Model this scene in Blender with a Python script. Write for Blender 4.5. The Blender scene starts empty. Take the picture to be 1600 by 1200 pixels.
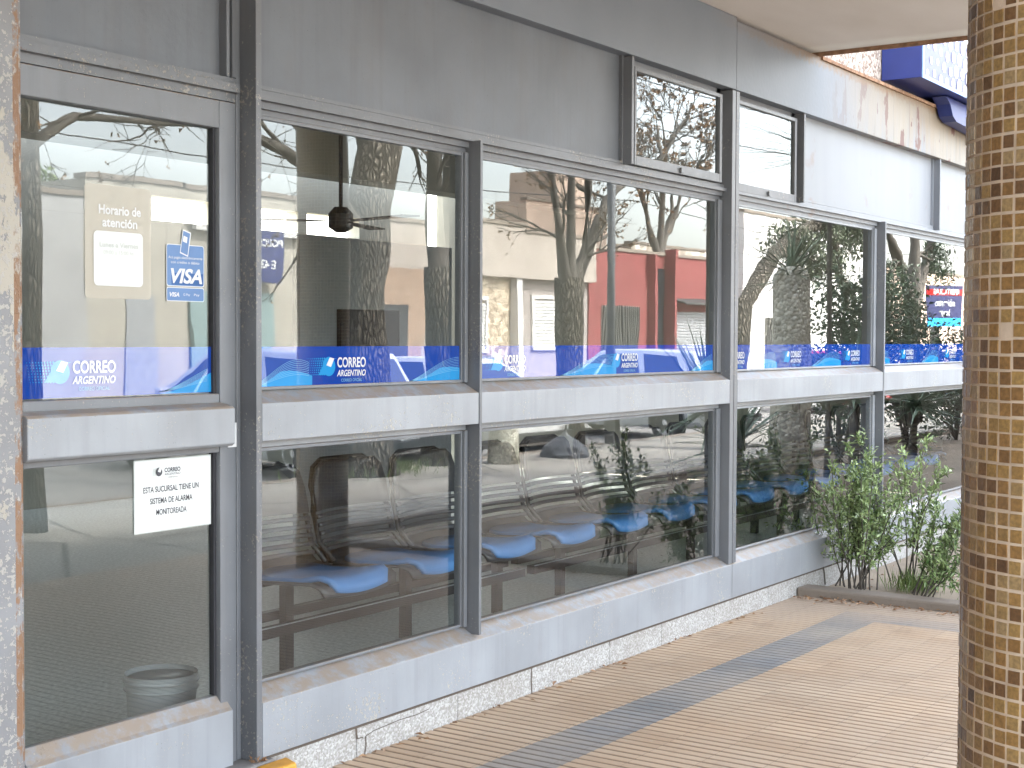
import bpy, bmesh, math, random
from mathutils import Vector, Matrix
R = math.radians
S = bpy.context.scene
col = S.collection

# ------------------------------------------------------------ camera
cam = bpy.data.cameras.new('camera'); co = bpy.data.objects.new('camera', cam); col.objects.link(co)
yaw, pit, rol = .592956, .0320354, .004201
cy, sy = math.cos(yaw), math.sin(yaw)
fw = Vector((cy*math.cos(pit), sy*math.cos(pit), -math.sin(pit)))
rr = Vector((sy, -cy, 0)); uu = rr.cross(fw)
r2 = rr*math.cos(rol)+uu*math.sin(rol); u2 = -rr*math.sin(rol)+uu*math.cos(rol)
M = Matrix((r2, u2, -fw)).transposed().to_4x4(); M.translation = Vector((0, -3.1513, 1.42))
co.matrix_world = M
cam.sensor_width = 36; cam.lens = 2255.34/1600*36; cam.clip_start = .05; cam.clip_end = 2000
S.camera = co

# ------------------------------------------------------------ light
SUN_EL, SUN_AZ = R(44), R(20)          # sun stands behind the post office (towards +y)
sdir = Vector((math.sin(SUN_AZ)*math.cos(SUN_EL), math.cos(SUN_AZ)*math.cos(SUN_EL), math.sin(SUN_EL)))
w = bpy.data.worlds.new('World'); S.world = w; w.use_nodes = True
nt = w.node_tree; nt.nodes.clear()
sk = nt.nodes.new('ShaderNodeTexSky'); sk.sky_type = 'NISHITA'; sk.sun_disc = False
sk.sun_elevation = SUN_EL; sk.sun_rotation = SUN_AZ; sk.air_density = 1.2; sk.dust_density = 3.5; sk.ozone_density = 1
hs = nt.nodes.new('ShaderNodeHueSaturation'); hs.inputs['Saturation'].default_value = .38
bg = nt.nodes.new('ShaderNodeBackground'); bg.inputs[1].default_value = .15
wo = nt.nodes.new('ShaderNodeOutputWorld')
nt.links.new(sk.outputs[0], hs.inputs['Color']); nt.links.new(hs.outputs[0], bg.inputs[0]); nt.links.new(bg.outputs[0], wo.inputs[0])
sl = bpy.data.lights.new('sun', 'SUN'); sl.energy = 1.3; sl.angle = R(5); sl.color = (1, .95, .88)
so = bpy.data.objects.new('sun', sl); col.objects.link(so)
so.rotation_euler = (-sdir).to_track_quat('-Z', 'Y').to_euler()
S.view_settings.view_transform = 'Standard'; S.view_settings.look = 'None'; S.view_settings.gamma = 1
S.view_settings.exposure = 3.8
S.render.engine = 'CYCLES'
S.cycles.max_bounces = 10; S.cycles.transparent_max_bounces = 16; S.cycles.diffuse_bounces = 5
S.cycles.glossy_bounces = 4; S.cycles.caustics_reflective = False; S.cycles.caustics_refractive = False

# ------------------------------------------------------------ material helpers
# base colours scaled to balance the exposure: one trim per material
TRIM = dict(grey_blue_paint=.50, grey_blue_paint_worn=.44, grey_blue_paint_rail=.63, grey_blue_panel_shaded=.50, peeling_jamb_paint=.58, stained_shaded_fascia=.54, white_washed_panel_paint=.47,
    soffit_plaster=.88, terrazzo_plinth=.60, pebbledash_render=.75, ribbed_porch_tiles=.665, kerb_concrete=.62, grey_step_stone=.6, yellow_step_paint=.72, pinkish_render=.62, glass_mosaic_tiles=.56, sandy_grout=.60,
    cream_interior_wall=.55, interior_ceiling=.5, grey_partition_board=1.1, dry_garden_soil=.75, shrub_leaf_green=1.0, white_paper_sheet=.72, light_blue_sticker=.62, deep_blue_sticker=.62, white_print=.7,
    blue_seat_pad=.72, blue_sign_face=.22, blue_sign_side=.6, white_plastic_bucket=.85, speckled_grey_interior_floor=1.25)
class N:
    def __init__(s, name):
        s.m = bpy.data.materials.new(name); s.m.use_nodes = True; s.t = s.m.node_tree; s.t.nodes.clear()
        s.out = s.t.nodes.new('ShaderNodeOutputMaterial'); s.c = None
    def n(s, typ, **k):
        o = s.t.nodes.new(typ)
        for a, b in k.items(): setattr(o, a, b)
        return o
    def L(s, a, b): s.t.links.new(a, b)
    def co(s):
        if s.c is None: s.c = s.n('ShaderNodeTexCoord').outputs['Object']
        return s.c
    def map(s, sc=(1, 1, 1)):
        o = s.n('ShaderNodeMapping'); o.inputs['Scale'].default_value = sc; s.L(s.co(), o.inputs[0]); return o.outputs[0]
    def noise(s, scale, det=3, sc=None, rough=.5):
        o = s.n('ShaderNodeTexNoise'); o.inputs['Scale'].default_value = scale; o.inputs['Detail'].default_value = det
        o.inputs['Roughness'].default_value = rough
        s.L(s.map(sc) if sc else s.co(), o.inputs['Vector']); return o.outputs[0]
    def vor(s, scale, feat='F1', out='Distance', sc=None):
        o = s.n('ShaderNodeTexVoronoi', feature=feat); o.inputs['Scale'].default_value = scale
        s.L(s.map(sc) if sc else s.co(), o.inputs['Vector']); return o.outputs[out]
    def ramp(s, fac, stops):
        o = s.n('ShaderNodeValToRGB'); e = o.color_ramp.elements
        while len(e) < len(stops): e.new(.5)
        for k, (p, c) in enumerate(stops):
            e[k].position = p; e[k].color = (c, c, c, 1) if not isinstance(c, tuple) else (*c, 1)
        s.L(fac, o.inputs[0]); return o.outputs[0]
    def mix(s, f, a, b, typ='MIX'):
        o = s.n('ShaderNodeMix', data_type='RGBA', blend_type=typ)
        for sock, v in ((o.inputs[0], f), (o.inputs[6], a), (o.inputs[7], b)):
            if isinstance(v, (int, float)): sock.default_value = v
            elif isinstance(v, tuple): sock.default_value = (*v, 1)
            else: s.L(v, sock)
        return o.outputs[2]
    def math(s, op, a, b=0.):
        o = s.n('ShaderNodeMath', operation=op)
        for sock, v in zip(o.inputs, (a, b)):
            if isinstance(v, (int, float)): sock.default_value = v
            else: s.L(v, sock)
        return o.outputs[0]
    def xyz(s):
        o = s.n('ShaderNodeSeparateXYZ'); s.L(s.co(), o.inputs[0]); return o.outputs
    def bsdf(s, colr, rough=.5, bump=None, bd=.002, metal=0., spec=.5, **k):
        k_ = TRIM.get(s.m.name)
        if k_: colr = s.mix(1., colr, (k_, k_, k_), 'MULTIPLY')
        o = s.n('ShaderNodeBsdfPrincipled')
        for sock, v in ((o.inputs['Base Color'], colr), (o.inputs['Roughness'], rough)):
            if isinstance(v, (int, float)): sock.default_value = v
            elif isinstance(v, tuple): sock.default_value = (*v, 1)
            else: s.L(v, sock)
        o.inputs['Metallic'].default_value = metal; o.inputs['Specular IOR Level'].default_value = spec
        if bump is not None:
            b = s.n('ShaderNodeBump'); b.inputs['Distance'].default_value = bd; b.inputs['Strength'].default_value = 1
            s.L(bump, b.inputs['Height']); s.L(b.outputs[0], o.inputs['Normal'])
        for a, b in k.items(): o.inputs[a].default_value = b
        s.L(o.outputs[0], s.out.inputs[0]); return o

def plain(name, c, rough=.6, var=.12, scale=8., bump=None, bd=.001, metal=0., spec=.4, **k):
    n = N(name); v = n.ramp(n.noise(scale, 5), [(.3, 1-var), (.7, 1+var)])
    n.bsdf(n.mix(1., c, v, 'MULTIPLY'), rough, n.noise(bump, 3) if bump else None, bd, metal, spec, **k); return n.m

def paint(name, base, chip=.0, rust=.0, dirt=.3, rough=.42):
    n = N(name)
    c = n.mix(n.ramp(n.noise(3., 5), [(.3, 0.), (.7, 1.)]), tuple(x*.82 for x in base), tuple(min(1, x*1.08) for x in base))
    d = n.ramp(n.noise(9., 8, (1, 1, .25), .65), [(.48, 0.), (.8, 1.)])
    c = n.mix(n.math('MULTIPLY', d, dirt), c, (.22, .17, .13))
    sp = n.ramp(n.noise(160., 2), [(.735, 0.), (.76, 1.)]); c = n.mix(n.math('MULTIPLY', sp, .6), c, (.06, .05, .045))
    st = n.ramp(n.noise(22., 4, (1, 1, .05), .6), [(.5, 0.), (.75, .38)]); c = n.mix(st, c, tuple(x*.66 for x in base))
    h = None
    if chip > 0:
        a = n.noise(90., 5, rough=.7); b = n.noise(3.5, 3); s_ = n.math('ADD', a, n.math('MULTIPLY', b, .55))
        th = 1.02-chip*.42
        m = n.ramp(s_, [(min(.995, th-.0), 0.), (min(1., th+.012), 1.)]); c = n.mix(m, c, (.62, .58, .50)); h = n.math('SUBTRACT', 1., m)
    if rust > 0:
        a = n.noise(26., 8, rough=.72); m = n.ramp(n.math('ADD', a, n.math('MULTIPLY', n.noise(2.2, 2), .4)), [(.98-rust*.4, 0.), (min(1., 1.04-rust*.4), 1.)])
        c = n.mix(m, c, n.mix(n.noise(80., 3), (.30, .13, .06), (.16, .08, .05)))
    bn = n.noise(60., 4)
    if h is not None: bn = n.math('ADD', n.math('MULTIPLY', bn, .3), h)
    ge = n.n('ShaderNodeNewGeometry'); sx = n.n('ShaderNodeSeparateXYZ'); n.L(ge.outputs['True Normal'], sx.inputs[0])
    lm = n.math('MULTIPLY', n.math('GREATER_THAN', sx.outputs[2], .35), n.ramp(n.noise(14., 6, rough=.7), [(.38, 0.), (.56, .9)]))
    c = n.mix(lm, c, (.40, .32, .25))
    n.bsdf(c, rough, bn, .0006); return n.m

P_BASE = (.315, .335, .365)
m_paint = paint('grey_blue_paint', P_BASE, .16, .08, .18)
m_paint2 = paint('grey_blue_paint_worn', P_BASE, .26, .2, .28)
m_rail = paint('grey_blue_paint_rail', (.43, .46, .50), .2, .12, .16)
m_panel = paint('grey_blue_panel_shaded', (.24, .265, .30), 0., 0., .22, .5)  # base tone darkened to carry the shade under the canopy
def jamb_f():
    n = N('peeling_jamb_paint'); x, y, z = n.xyz()
    c = n.mix(n.ramp(n.noise(5., 5), [(.3, 0.), (.7, 1.)]), (.30, .30, .31), (.38, .39, .41))
    gate = n.ramp(n.math('ABSOLUTE', n.math('SUBTRACT', z, 1.68)), [(.0, 1.), (.35, .0)])
    pt = n.math('ADD', n.noise(15., 7, (1., 1., .55), .62), n.math('MULTIPLY', gate, .16)); m = n.ramp(pt, [(.60, 0.), (.612, 1.)])
    c = n.mix(m, c, (.60, .56, .48))
    low = n.ramp(z, [(1.0, .10), (1.5, 0.)])
    sp = n.ramp(n.math('ADD', n.noise(85., 3, rough=.6), low), [(.66, 0.), (.675, 1.)]); c = n.mix(sp, c, (.58, .56, .52))
    ed = n.math('MULTIPLY', n.math('GREATER_THAN', x, 2.352), n.ramp(n.noise(18., 6, (1, 1, .5), .7), [(.45, 0.), (.52, 1.)])); c = n.mix(ed, c, (.36, .20, .11))
    n.bsdf(c, .55, n.math('ADD', m, sp), .0008); return n.m
m_jamb = jamb_f()
m_dark = plain('dark_rubber', (.03, .03, .035), .6)

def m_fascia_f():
    n = N('stained_shaded_fascia'); x, y, z = n.xyz()
    c = n.mix(n.ramp(n.noise(2., 5), [(.3, 0.), (.7, 1.)]), (.235, .27, .32), (.285, .32, .37))  # canopy shade is put into this grey base; stains come after
    far = n.ramp(n.math('DIVIDE', n.math('SUBTRACT', x, 7.7), 1.4), [(0., 0.), (1., 1.)])
    st = n.noise(16., 6, (1, 1, .06), .65)
    up = n.math('MULTIPLY', n.math('SUBTRACT', z, 2.62), 1.6)
    m = n.ramp(n.math('ADD', st, n.math('MULTIPLY', up, .75)), [(.42, 0.), (.8, 1.)])
    m = n.math('MULTIPLY', m, far)
    c = n.mix(m, c, (.36, .27, .18)); c = n.mix(n.math('MULTIPLY', n.math('MULTIPLY', far, n.ramp(n.noise(3., 4, (1, 1, .3)), [(.42, 0.), (.62, .8)])), 1.), c, (.42, .36, .27))
    drk = n.math('MULTIPLY', n.ramp(n.noise(34., 4, (1, 1, .04), .6), [(.55, 0.), (.7, .55)]), far); c = n.mix(drk, c, (.13, .10, .08))
    r = n.ramp(n.noise(7., 5, (1, 1, .45), .6), [(.585, 0.), (.60, 1.)]); r = n.math('MULTIPLY', r, far)
    c = n.mix(r, c, (.17, .05, .03))
    # rusty top edge
    e = n.math('ADD', n.math('MULTIPLY', n.math('SUBTRACT', z, 2.93), 10.), n.noise(30., 5)); nearx = n.ramp(n.math('DIVIDE', n.math('SUBTRACT', x, 6.3), 1.6), [(0., 0.), (1., 1.)])
    e = n.math('MULTIPLY', n.ramp(e, [(.55, 0.), (.95, .95)]), nearx); c = n.mix(e, c, (.33, .20, .10))
    n.bsdf(c, .5, n.noise(40., 4), .0008); return n.m
m_fascia = m_fascia_f()

def m_streaky_f():
    n = N('white_washed_panel_paint'); c = n.mix(n.ramp(n.noise(9., 5, (1, 1, .07)), [(.3, 0.), (.8, 1.)]), (.50, .53, .57), (.45, .48, .525))
    c = n.mix(n.ramp(n.noise(6., 6), [(.62, 0.), (.75, .5)]), c, (.40, .22, .12)); n.bsdf(c, .5); return n.m
m_streaky = m_streaky_f()

def glass_f(name, base, wob, sc):
    n = N(name)
    fr = n.n('ShaderNodeFresnel'); fr.inputs[0].default_value = 1.5
    f = n.math('MINIMUM', n.math('ADD', n.math('MULTIPLY', fr.outputs[0], 1.35), base), 1.)
    tr = n.n('ShaderNodeBsdfTransparent'); tr.inputs[0].default_value = (.92, .95, .94, 1)
    gl = n.n('ShaderNodeBsdfGlossy'); gl.inputs[0].default_value = (.96, .99, 1., 1); gl.inputs[1].default_value = 0.
    b = n.n('ShaderNodeBump'); b.inputs['Distance'].default_value = wob; b.inputs['Strength'].default_value = 1
    n.L(n.noise(sc, 1.5, (1., 1., .45)), b.inputs['Height']); n.L(b.outputs[0], gl.inputs['Normal'])
    mx = n.n('ShaderNodeMixShader'); n.L(f, mx.inputs[0]); n.L(tr.outputs[0], mx.inputs[1]); n.L(gl.outputs[0], mx.inputs[2])
    n.L(mx.outputs[0], n.out.inputs[0]); return n.m
m_glass = glass_f('window_glass', .03, .00022, 5.)
m_glass2 = glass_f('old_wavy_window_glass', .03, .00055, 4.)
def clear_f():
    n = N('clear_glass_back'); tr = n.n('ShaderNodeBsdfTransparent'); tr.inputs[0].default_value = (.97, .98, .98, 1); n.L(tr.outputs[0], n.out.inputs[0]); return n.m
m_clear = clear_f()

def soffit_f():
    n = N('soffit_plaster'); c = n.mix(n.ramp(n.noise(.9, 6, (1, 2.2, 1)), [(.3, 0.), (.7, 1.)]), (.66, .60, .55), (.78, .73, .69))
    x, y, z = n.xyz()
    e = n.ramp(n.math('ADD', n.math('MULTIPLY', n.math('SUBTRACT', x, 7.45), 3.), n.math('MULTIPLY', n.noise(8., 3), .3)), [(.3, 0.), (.55, 1.)])
    c = n.mix(e, c, (.82, .79, .74)); n.bsdf(c, .8, n.noise(70., 3), .001); return n.m
m_soffit = soffit_f()
m_rustedge = plain('rusty_edge_iron', (.26, .15, .09), .85, .4, 20., 60., .002)

def pebble_f(name, a, b, scale, bd=.004):
    n = N(name); v = n.vor(scale, 'F1', 'Color'); sep = n.n('ShaderNodeSeparateColor'); n.L(v, sep.inputs[0])
    c = n.ramp(sep.outputs[0], [(.1, a), (.6, b), (.95, tuple(min(1, x*1.35) for x in b))]); ds = n.vor(scale)
    c = n.mix(n.ramp(n.noise(4., 4), [(.4, 0.), (.8, .35)]), c, (.33, .28, .22)); n.bsdf(c, .75, n.math('SUBTRACT', 1., ds), bd); return n.m
m_plinth = pebble_f('terrazzo_plinth', (.44, .42, .39), (.58, .58, .57), 150., .001)
m_pebble = pebble_f('pebbledash_render', (.30, .22, .17), (.66, .56, .48), 60., .01)
m_trunkstone = pebble_f('rough_palm_bark', (.26, .25, .20), (.50, .48, .40), 30., .02)
m_pinkwall = plain('pinkish_render', (.44, .34, .30), .9, .18, 5., 60., .003)

def floor_f():
    n = N('ribbed_porch_tiles'); x, y, z = n.xyz()
    def band(v, a, b): return n.math('MULTIPLY', n.math('GREATER_THAN', v, a), n.math('LESS_THAN', v, b))
    g = n.math('MAXIMUM', n.math('MULTIPLY', band(y, -.635, -.415), n.math('LESS_THAN', x, 7.2)), n.math('MULTIPLY', band(x, 7.0, 7.2), n.math('LESS_THAN', y, -.415)))
    tile = n.n('ShaderNodeTexWhiteNoise'); sn = n.n('ShaderNodeVectorMath', operation='SNAP'); sn.inputs[1].default_value = (.2, .2, 10.)
    n.L(n.co(), sn.inputs[0]); n.L(sn.outputs[0], tile.inputs[0])
    o = n.mix(tile.outputs[0], (.60, .42, .275), (.75, .55, .375)); gr = n.mix(tile.outputs[0], (.25, .26, .27), (.32, .33, .345))
    c = n.mix(g, o, gr)
    dn = n.ramp(n.noise(1.6, 6, rough=.65), [(.35, 0.), (.7, .55)]); c = n.mix(dn, c, (.70, .58, .45))
    far = n.math('ADD', n.math('MULTIPLY', n.math('SUBTRACT', x, 6.6), 1.1), n.math('MULTIPLY', n.noise(3., 4), .7)); c = n.mix(n.ramp(far, [(.6, 0.), (1., .8)]), c, (.60, .48, .38))
    c = n.mix(n.ramp(n.noise(40., 4), [(.66, 0.), (.72, .5)]), c, (.62, .58, .52))
    dz = n.ramp(n.math('MULTIPLY', z, -220.), [(.25, 0.), (.8, .85)]); c = n.mix(dz, c, (.17, .12, .085))
    jt = n.math('FRACT', n.math('ADD', n.math('MULTIPLY', y, 5.), 50.)); c = n.mix(n.math('MULTIPLY', n.math('LESS_THAN', jt, .013), .45), c, (.2, .16, .12))
    c = n.mix(n.ramp(n.noise(3.3, 7, rough=.7), [(.56, 0.), (.68, .28)]), c, (.30, .21, .15))
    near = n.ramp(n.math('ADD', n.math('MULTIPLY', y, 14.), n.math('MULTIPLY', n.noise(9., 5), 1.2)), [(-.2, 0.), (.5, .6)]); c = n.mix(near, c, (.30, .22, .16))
    gum = n.ramp(n.vor(2.3), [(.016, .5), (.024, 0.)]); c = n.mix(gum, c, (.2, .18, .16))
    n.bsdf(c, .62, n.noise(120., 3), .0006); return n.m
m_floor = floor_f()

def conc_f(name, a, b, crack=0., joint=0.):
    n = N(name); c = n.mix(n.ramp(n.noise(.7, 8, rough=.65), [(.3, 0.), (.7, 1.)]), a, b)
    c = n.mix(n.ramp(n.noise(30., 4), [(.6, 0.), (.8, .4)]), c, tuple(x*.6 for x in a))
    if crack:
        v = n.vor(.55, 'DISTANCE_TO_EDGE'); c = n.mix(n.ramp(n.math('ADD', v, n.math('MULTIPLY', n.noise(6., 4), .03)), [(.015, crack), (.03, 0.)]), c, (.06, .055, .05))
    n.bsdf(c, .85, n.noise(50., 4), .003); return n.m
m_side = conc_f('pale_concrete_paving', (.24, .22, .19), (.36, .34, .30), .9)
m_road = conc_f('worn_asphalt', (.22, .21, .20), (.30, .29, .27), .5)
m_kerb = conc_f('kerb_concrete', (.30, .25, .20), (.38, .32, .27))
m_soil = conc_f('dry_garden_soil', (.20, .155, .11), (.42, .34, .25))
m_land = conc_f('grey_step_stone', (.26, .25, .25), (.34, .33, .32))
m_yel = plain('yellow_step_paint', (.72, .36, .05), .6, .2, 14., 60., .001)
m_crack = plain('dark_crack_gap', (.10, .08, .065), .9)  # dark brown for the plinth cracks and the joint line

def mosaic_f():
    n = N('glass_mosaic_tiles'); at = n.n('ShaderNodeAttribute', attribute_name='tint')
    c = n.ramp(at.outputs['Fac'], [(0., (.13, .070, .035)), (.3, (.25, .135, .055)), (.5, (.40, .225, .075)), (.72, (.47, .30, .105)), (1., (.50, .36, .18))])
    v = n.ramp(n.noise(170., 4), [(.3, .72), (.7, 1.25)]); c = n.mix(1., c, v, 'MULTIPLY')
    c = n.mix(n.ramp(n.noise(6., 6, rough=.65), [(.48, 0.), (.78, .4)]), c, (.30, .22, .15))
    n.bsdf(c, .28, n.noise(190., 3), .0007, spec=.5); return n.m
m_mosaic = mosaic_f()
m_grout = plain('sandy_grout', (.84, .69, .53), .9, .15, 30., 150., .0006)

def gfilm(name, c, k=.05):
    n = N(name); fr = n.n('ShaderNodeFresnel'); fr.inputs[0].default_value = 1.5
    f = n.math('MINIMUM', n.math('ADD', n.math('MULTIPLY', fr.outputs[0], 1.3), k), 1.)
    df = n.n('ShaderNodeBsdfDiffuse'); df.inputs[0].default_value = (*c, 1); gl = n.n('ShaderNodeBsdfGlossy'); gl.inputs[0].default_value = (.96, .99, 1., 1); gl.inputs[1].default_value = 0.
    b = n.n('ShaderNodeBump'); b.inputs['Distance'].default_value = .00025; b.inputs['Strength'].default_value = 1; n.L(n.noise(5., 1.5, (1., 1., .45)), b.inputs['Height']); n.L(b.outputs[0], gl.inputs['Normal'])
    mx = n.n('ShaderNodeMixShader'); n.L(f, mx.inputs[0]); n.L(df.outputs[0], mx.inputs[1]); n.L(gl.outputs[0], mx.inputs[2]); n.L(mx.outputs[0], n.out.inputs[0]); return n.m
m_blue = gfilm('blue_window_film', (.003, .038, .25)); m_fcy = gfilm('cyan_film_print', (.012, .22, .50)); m_fcy2 = gfilm('pale_cyan_film_print', (.15, .36, .55)); m_fwh = gfilm('white_film_print', (.55, .57, .6))
m_cyan = plain('cyan_print', (.02, .42, .90), .5, .03)
m_cyan2 = plain('pale_cyan_print', (.22, .62, .93), .5, .03)
m_white = plain('white_print', (.86, .88, .9), .5, .02)
m_paper = plain('white_paper_sheet', (.82, .85, .84), .6, .03, 3.)
m_ink = plain('grey_ink', (.06, .06, .07), .6, .05)
m_ink2 = plain('faded_ink', (.45, .48, .46), .6, .05)
m_visa = plain('light_blue_sticker', (.16, .31, .62), .45, .05, 20.)
m_visad = plain('deep_blue_sticker', (.02, .13, .42), .45, .05, 20.)
def film_f():
    n = N('frosted_beige_film'); tr = n.n('ShaderNodeBsdfTransparent'); df = n.n('ShaderNodeBsdfDiffuse'); df.inputs[0].default_value = (.60, .56, .48, 1)
    mx = n.n('ShaderNodeMixShader'); mx.inputs[0].default_value = .5; n.L(tr.outputs[0], mx.inputs[1]); n.L(df.outputs[0], mx.inputs[2]); n.L(mx.outputs[0], n.out.inputs[0]); return n.m
m_film = film_f()

m_twig = plain('grey_twig_bark', (.09, .08, .068), .9, .25, 12.)
def bark_f():
    n = N('furrowed_dark_bark'); v = n.vor(9., 'DISTANCE_TO_EDGE', sc=(3., 3., .8)); c = n.ramp(v, [(.0, (.02, .017, .013)), (.14, (.10, .085, .065)), (.4, (.20, .175, .14))])
    n.bsdf(c, .9, n.ramp(v, [(0., 0.), (.3, 1.)]), .025); return n.m
m_bark = bark_f()
def leafm(name, a, b, rough=.5):
    n = N(name); oi = n.n('ShaderNodeAttribute', attribute_name='tint'); c = n.mix(oi.outputs['Fac'], a, b)
    o = n.bsdf(c, rough, spec=.4); return n.m
m_leaf = leafm('shrub_leaf_green', (.065, .125, .035), (.38, .48, .22), .3)
m_leafd = leafm('dark_evergreen_leaf', (.015, .035, .018), (.06, .10, .045))
m_leafb = leafm('greyish_hanging_leaf', (.06, .085, .045), (.16, .18, .11))
m_sword = leafm('sword_leaf_green', (.05, .09, .055), (.20, .27, .19), .35)
m_seed = leafm('dry_seed_brown', (.14, .08, .04), (.30, .19, .10))
m_grass = leafm('grass_green', (.07, .13, .03), (.20, .27, .09))
m_litter = leafm('dry_leaf_brown', (.20, .10, .05), (.42, .27, .16))

def carp(name, c): return plain(name, c, .22, .02, 2., metal=.0, spec=.7, **{'Coat Weight': .6})
m_silver = carp('silver_car_paint', (.60, .63, .66)); m_carw = carp('white_car_paint', (.74, .75, .76)); m_carred = carp('red_car_paint', (.45, .02, .03))
m_carblue = carp('pale_blue_grey_car_paint', (.33, .38, .45))
m_cglass = plain('car_window_glass', (.02, .025, .03), .06, .02, 2., spec=.9)
m_tyre = plain('tyre_rubber', (.025, .025, .025), .85); m_rim = plain('alloy_rim', (.55, .56, .58), .3, .05, 4., metal=.7)
m_red = plain('red_tail_lens', (.45, .02, .02), .25); m_lens = plain('clear_lamp_lens', (.7, .72, .74), .15)
m_black = plain('black_plastic', (.02, .02, .022), .5, .1)
m_metal = plain('black_bench_metal', (.03, .03, .033), .38, .15, 12.)
m_brn = plain('brown_bench_tube', (.035, .027, .025), .42, .1, 6.)
m_seatb = plain('blue_seat_pad', (.10, .30, .68), .4, .08, 6.)
m_shell = plain('dark_grey_seat_shell', (.045, .045, .05), .35, .08, 6.)
m_iwall = plain('cream_interior_wall', (.66, .64, .56), .8, .06, 2.)
m_ifloor = plain('speckled_grey_interior_floor', (.33, .36, .345), .35, .3, 60.)
m_iceil = plain('interior_ceiling', (.62, .63, .60), .8, .04, 2.)
m_part = plain('grey_partition_board', (.20, .21, .22), .5, .08, 3.)
m_bucket = plain('white_plastic_bucket', (.40, .42, .42), .35, .04)

# ------------------------------------------------------------ mesh helpers
class MB:
    def __init__(s): s.v = []; s.f = []; s.mi = []; s.t = []
    def face(s, pts, m=0, t=0.):
        b = len(s.v); s.v += [tuple(p) for p in pts]; s.f.append(tuple(range(b, b+len(pts)))); s.mi.append(m); s.t.append(t)
    def box(s, x0, x1, y0, y1, z0, z1, m=0, t=0.):
        b = len(s.v); s.v += [(x, y, z) for z in (z0, z1) for y in (y0, y1) for x in (x0, x1)]
        for q in ((0, 2, 3, 1), (4, 5, 7, 6), (0, 1, 5, 4), (2, 6, 7, 3), (0, 4, 6, 2), (1, 3, 7, 5)):
            s.f.append(tuple(b+i for i in q)); s.mi.append(m); s.t.append(t)
        return s
    def prism(s, prof, x0, x1, m=0, axis='x'):   # profile of (a,b) points extruded along an axis
        n = len(prof); b = len(s.v)
        for e in (x0, x1):
            for a, c in prof:
                s.v.append({'x': (e, a, c), 'y': (a, e, c), 'z': (a, c, e)}[axis])
        for i in range(n): j = (i+1) % n; s.f.append((b+i, b+j, b+n+j, b+n+i)); s.mi.append(m); s.t.append(0.)
        s.f.append(tuple(b+i for i in reversed(range(n)))); s.f.append(tuple(b+n+i for i in range(n))); s.mi += [m, m]; s.t += [0., 0.]
        return s
    def tube(s, pts, rad, n=8, m=0, t=0., cap=True, jit=0.):
        b0 = len(s.v); pts = [Vector(p) for p in pts]
        if isinstance(rad, (int, float)): rad = [rad]*len(pts)
        up = Vector((0, 0, 1))
        for i, p in enumerate(pts):
            d = (pts[min(i+1, len(pts)-1)]-pts[max(i-1, 0)]); d = d.normalized() if d.length > 1e-9 else Vector((0, 0, 1))
            a = d.cross(up if abs(d.z) < .95 else Vector((1, 0, 0))).normalized(); c = d.cross(a)
            for k in range(n):
                an = 2*math.pi*k/n; r = rad[i]*(1+random.uniform(-jit, jit)); s.v.append(tuple(p+a*math.cos(an)*r+c*math.sin(an)*r))
        for i in range(len(pts)-1):
            for k in range(n):
                k2 = (k+1) % n; s.f.append((b0+i*n+k, b0+i*n+k2, b0+(i+1)*n+k2, b0+(i+1)*n+k)); s.mi.append(m); s.t.append(t)
        if cap and n > 3:
            s.f.append(tuple(b0+k for k in range(n))); s.f.append(tuple(b0+(len(pts)-1)*n+k for k in reversed(range(n)))); s.mi += [m, m]; s.t += [t, t]
        return s
    def add(s, vf, m=0):
        vs, fs = vf; b = len(s.v); s.v += vs
        for f in fs: s.f.append(tuple(b+i for i in f)); s.mi.append(m); s.t.append(0.)
    def obj(s, name, mats, parent=None, smooth=False, bevel=0., tint=False, recalc=True):
        me = bpy.data.meshes.new(name); me.from_pydata(s.v, [], s.f)
        if not isinstance(mats, (list, tuple)): mats = [mats]
        for m in mats: me.materials.append(m)
        me.polygons.foreach_set('material_index', s.mi)
        if tint:
            a = me.attributes.new('tint', 'FLOAT', 'FACE'); a.data.foreach_set('value', s.t)
        if recalc:
            bm = bmesh.new(); bm.from_mesh(me); bmesh.ops.recalc_face_normals(bm, faces=bm.faces); bm.to_mesh(me); bm.free()
        if smooth: me.polygons.foreach_set('use_smooth', [True]*len(me.polygons))
        me.update(); o = bpy.data.objects.new(name, me); col.objects.link(o); o.parent = parent
        if bevel:
            b = o.modifiers.new('bevel', 'BEVEL'); b.width = bevel; b.segments = 2; b.limit_method = 'ANGLE'
        return o

def tag(o, label=None, cat=None, group=None, kind=None):
    if label: o['label'] = label
    if cat: o['category'] = cat
    if group: o['group'] = group
    if kind: o['kind'] = kind
    return o
def empty(name, label, cat, loc=(0, 0, 0), rz=0, group=None):
    o = bpy.data.objects.new(name, None); col.objects.link(o); o.location = loc; o.rotation_euler = (0, 0, rz)
    o.empty_display_size = .2; return tag(o, label, cat, group)
def box(name, m, parent, *b, bevel=0.): return MB().box(*b).obj(name, m, parent, bevel=bevel)
def copy_tree(o, parent=None):
    c = o.copy(); col.objects.link(c); c.parent = parent
    for ch in list(o.children): copy_tree(ch, c)
    return c

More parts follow.
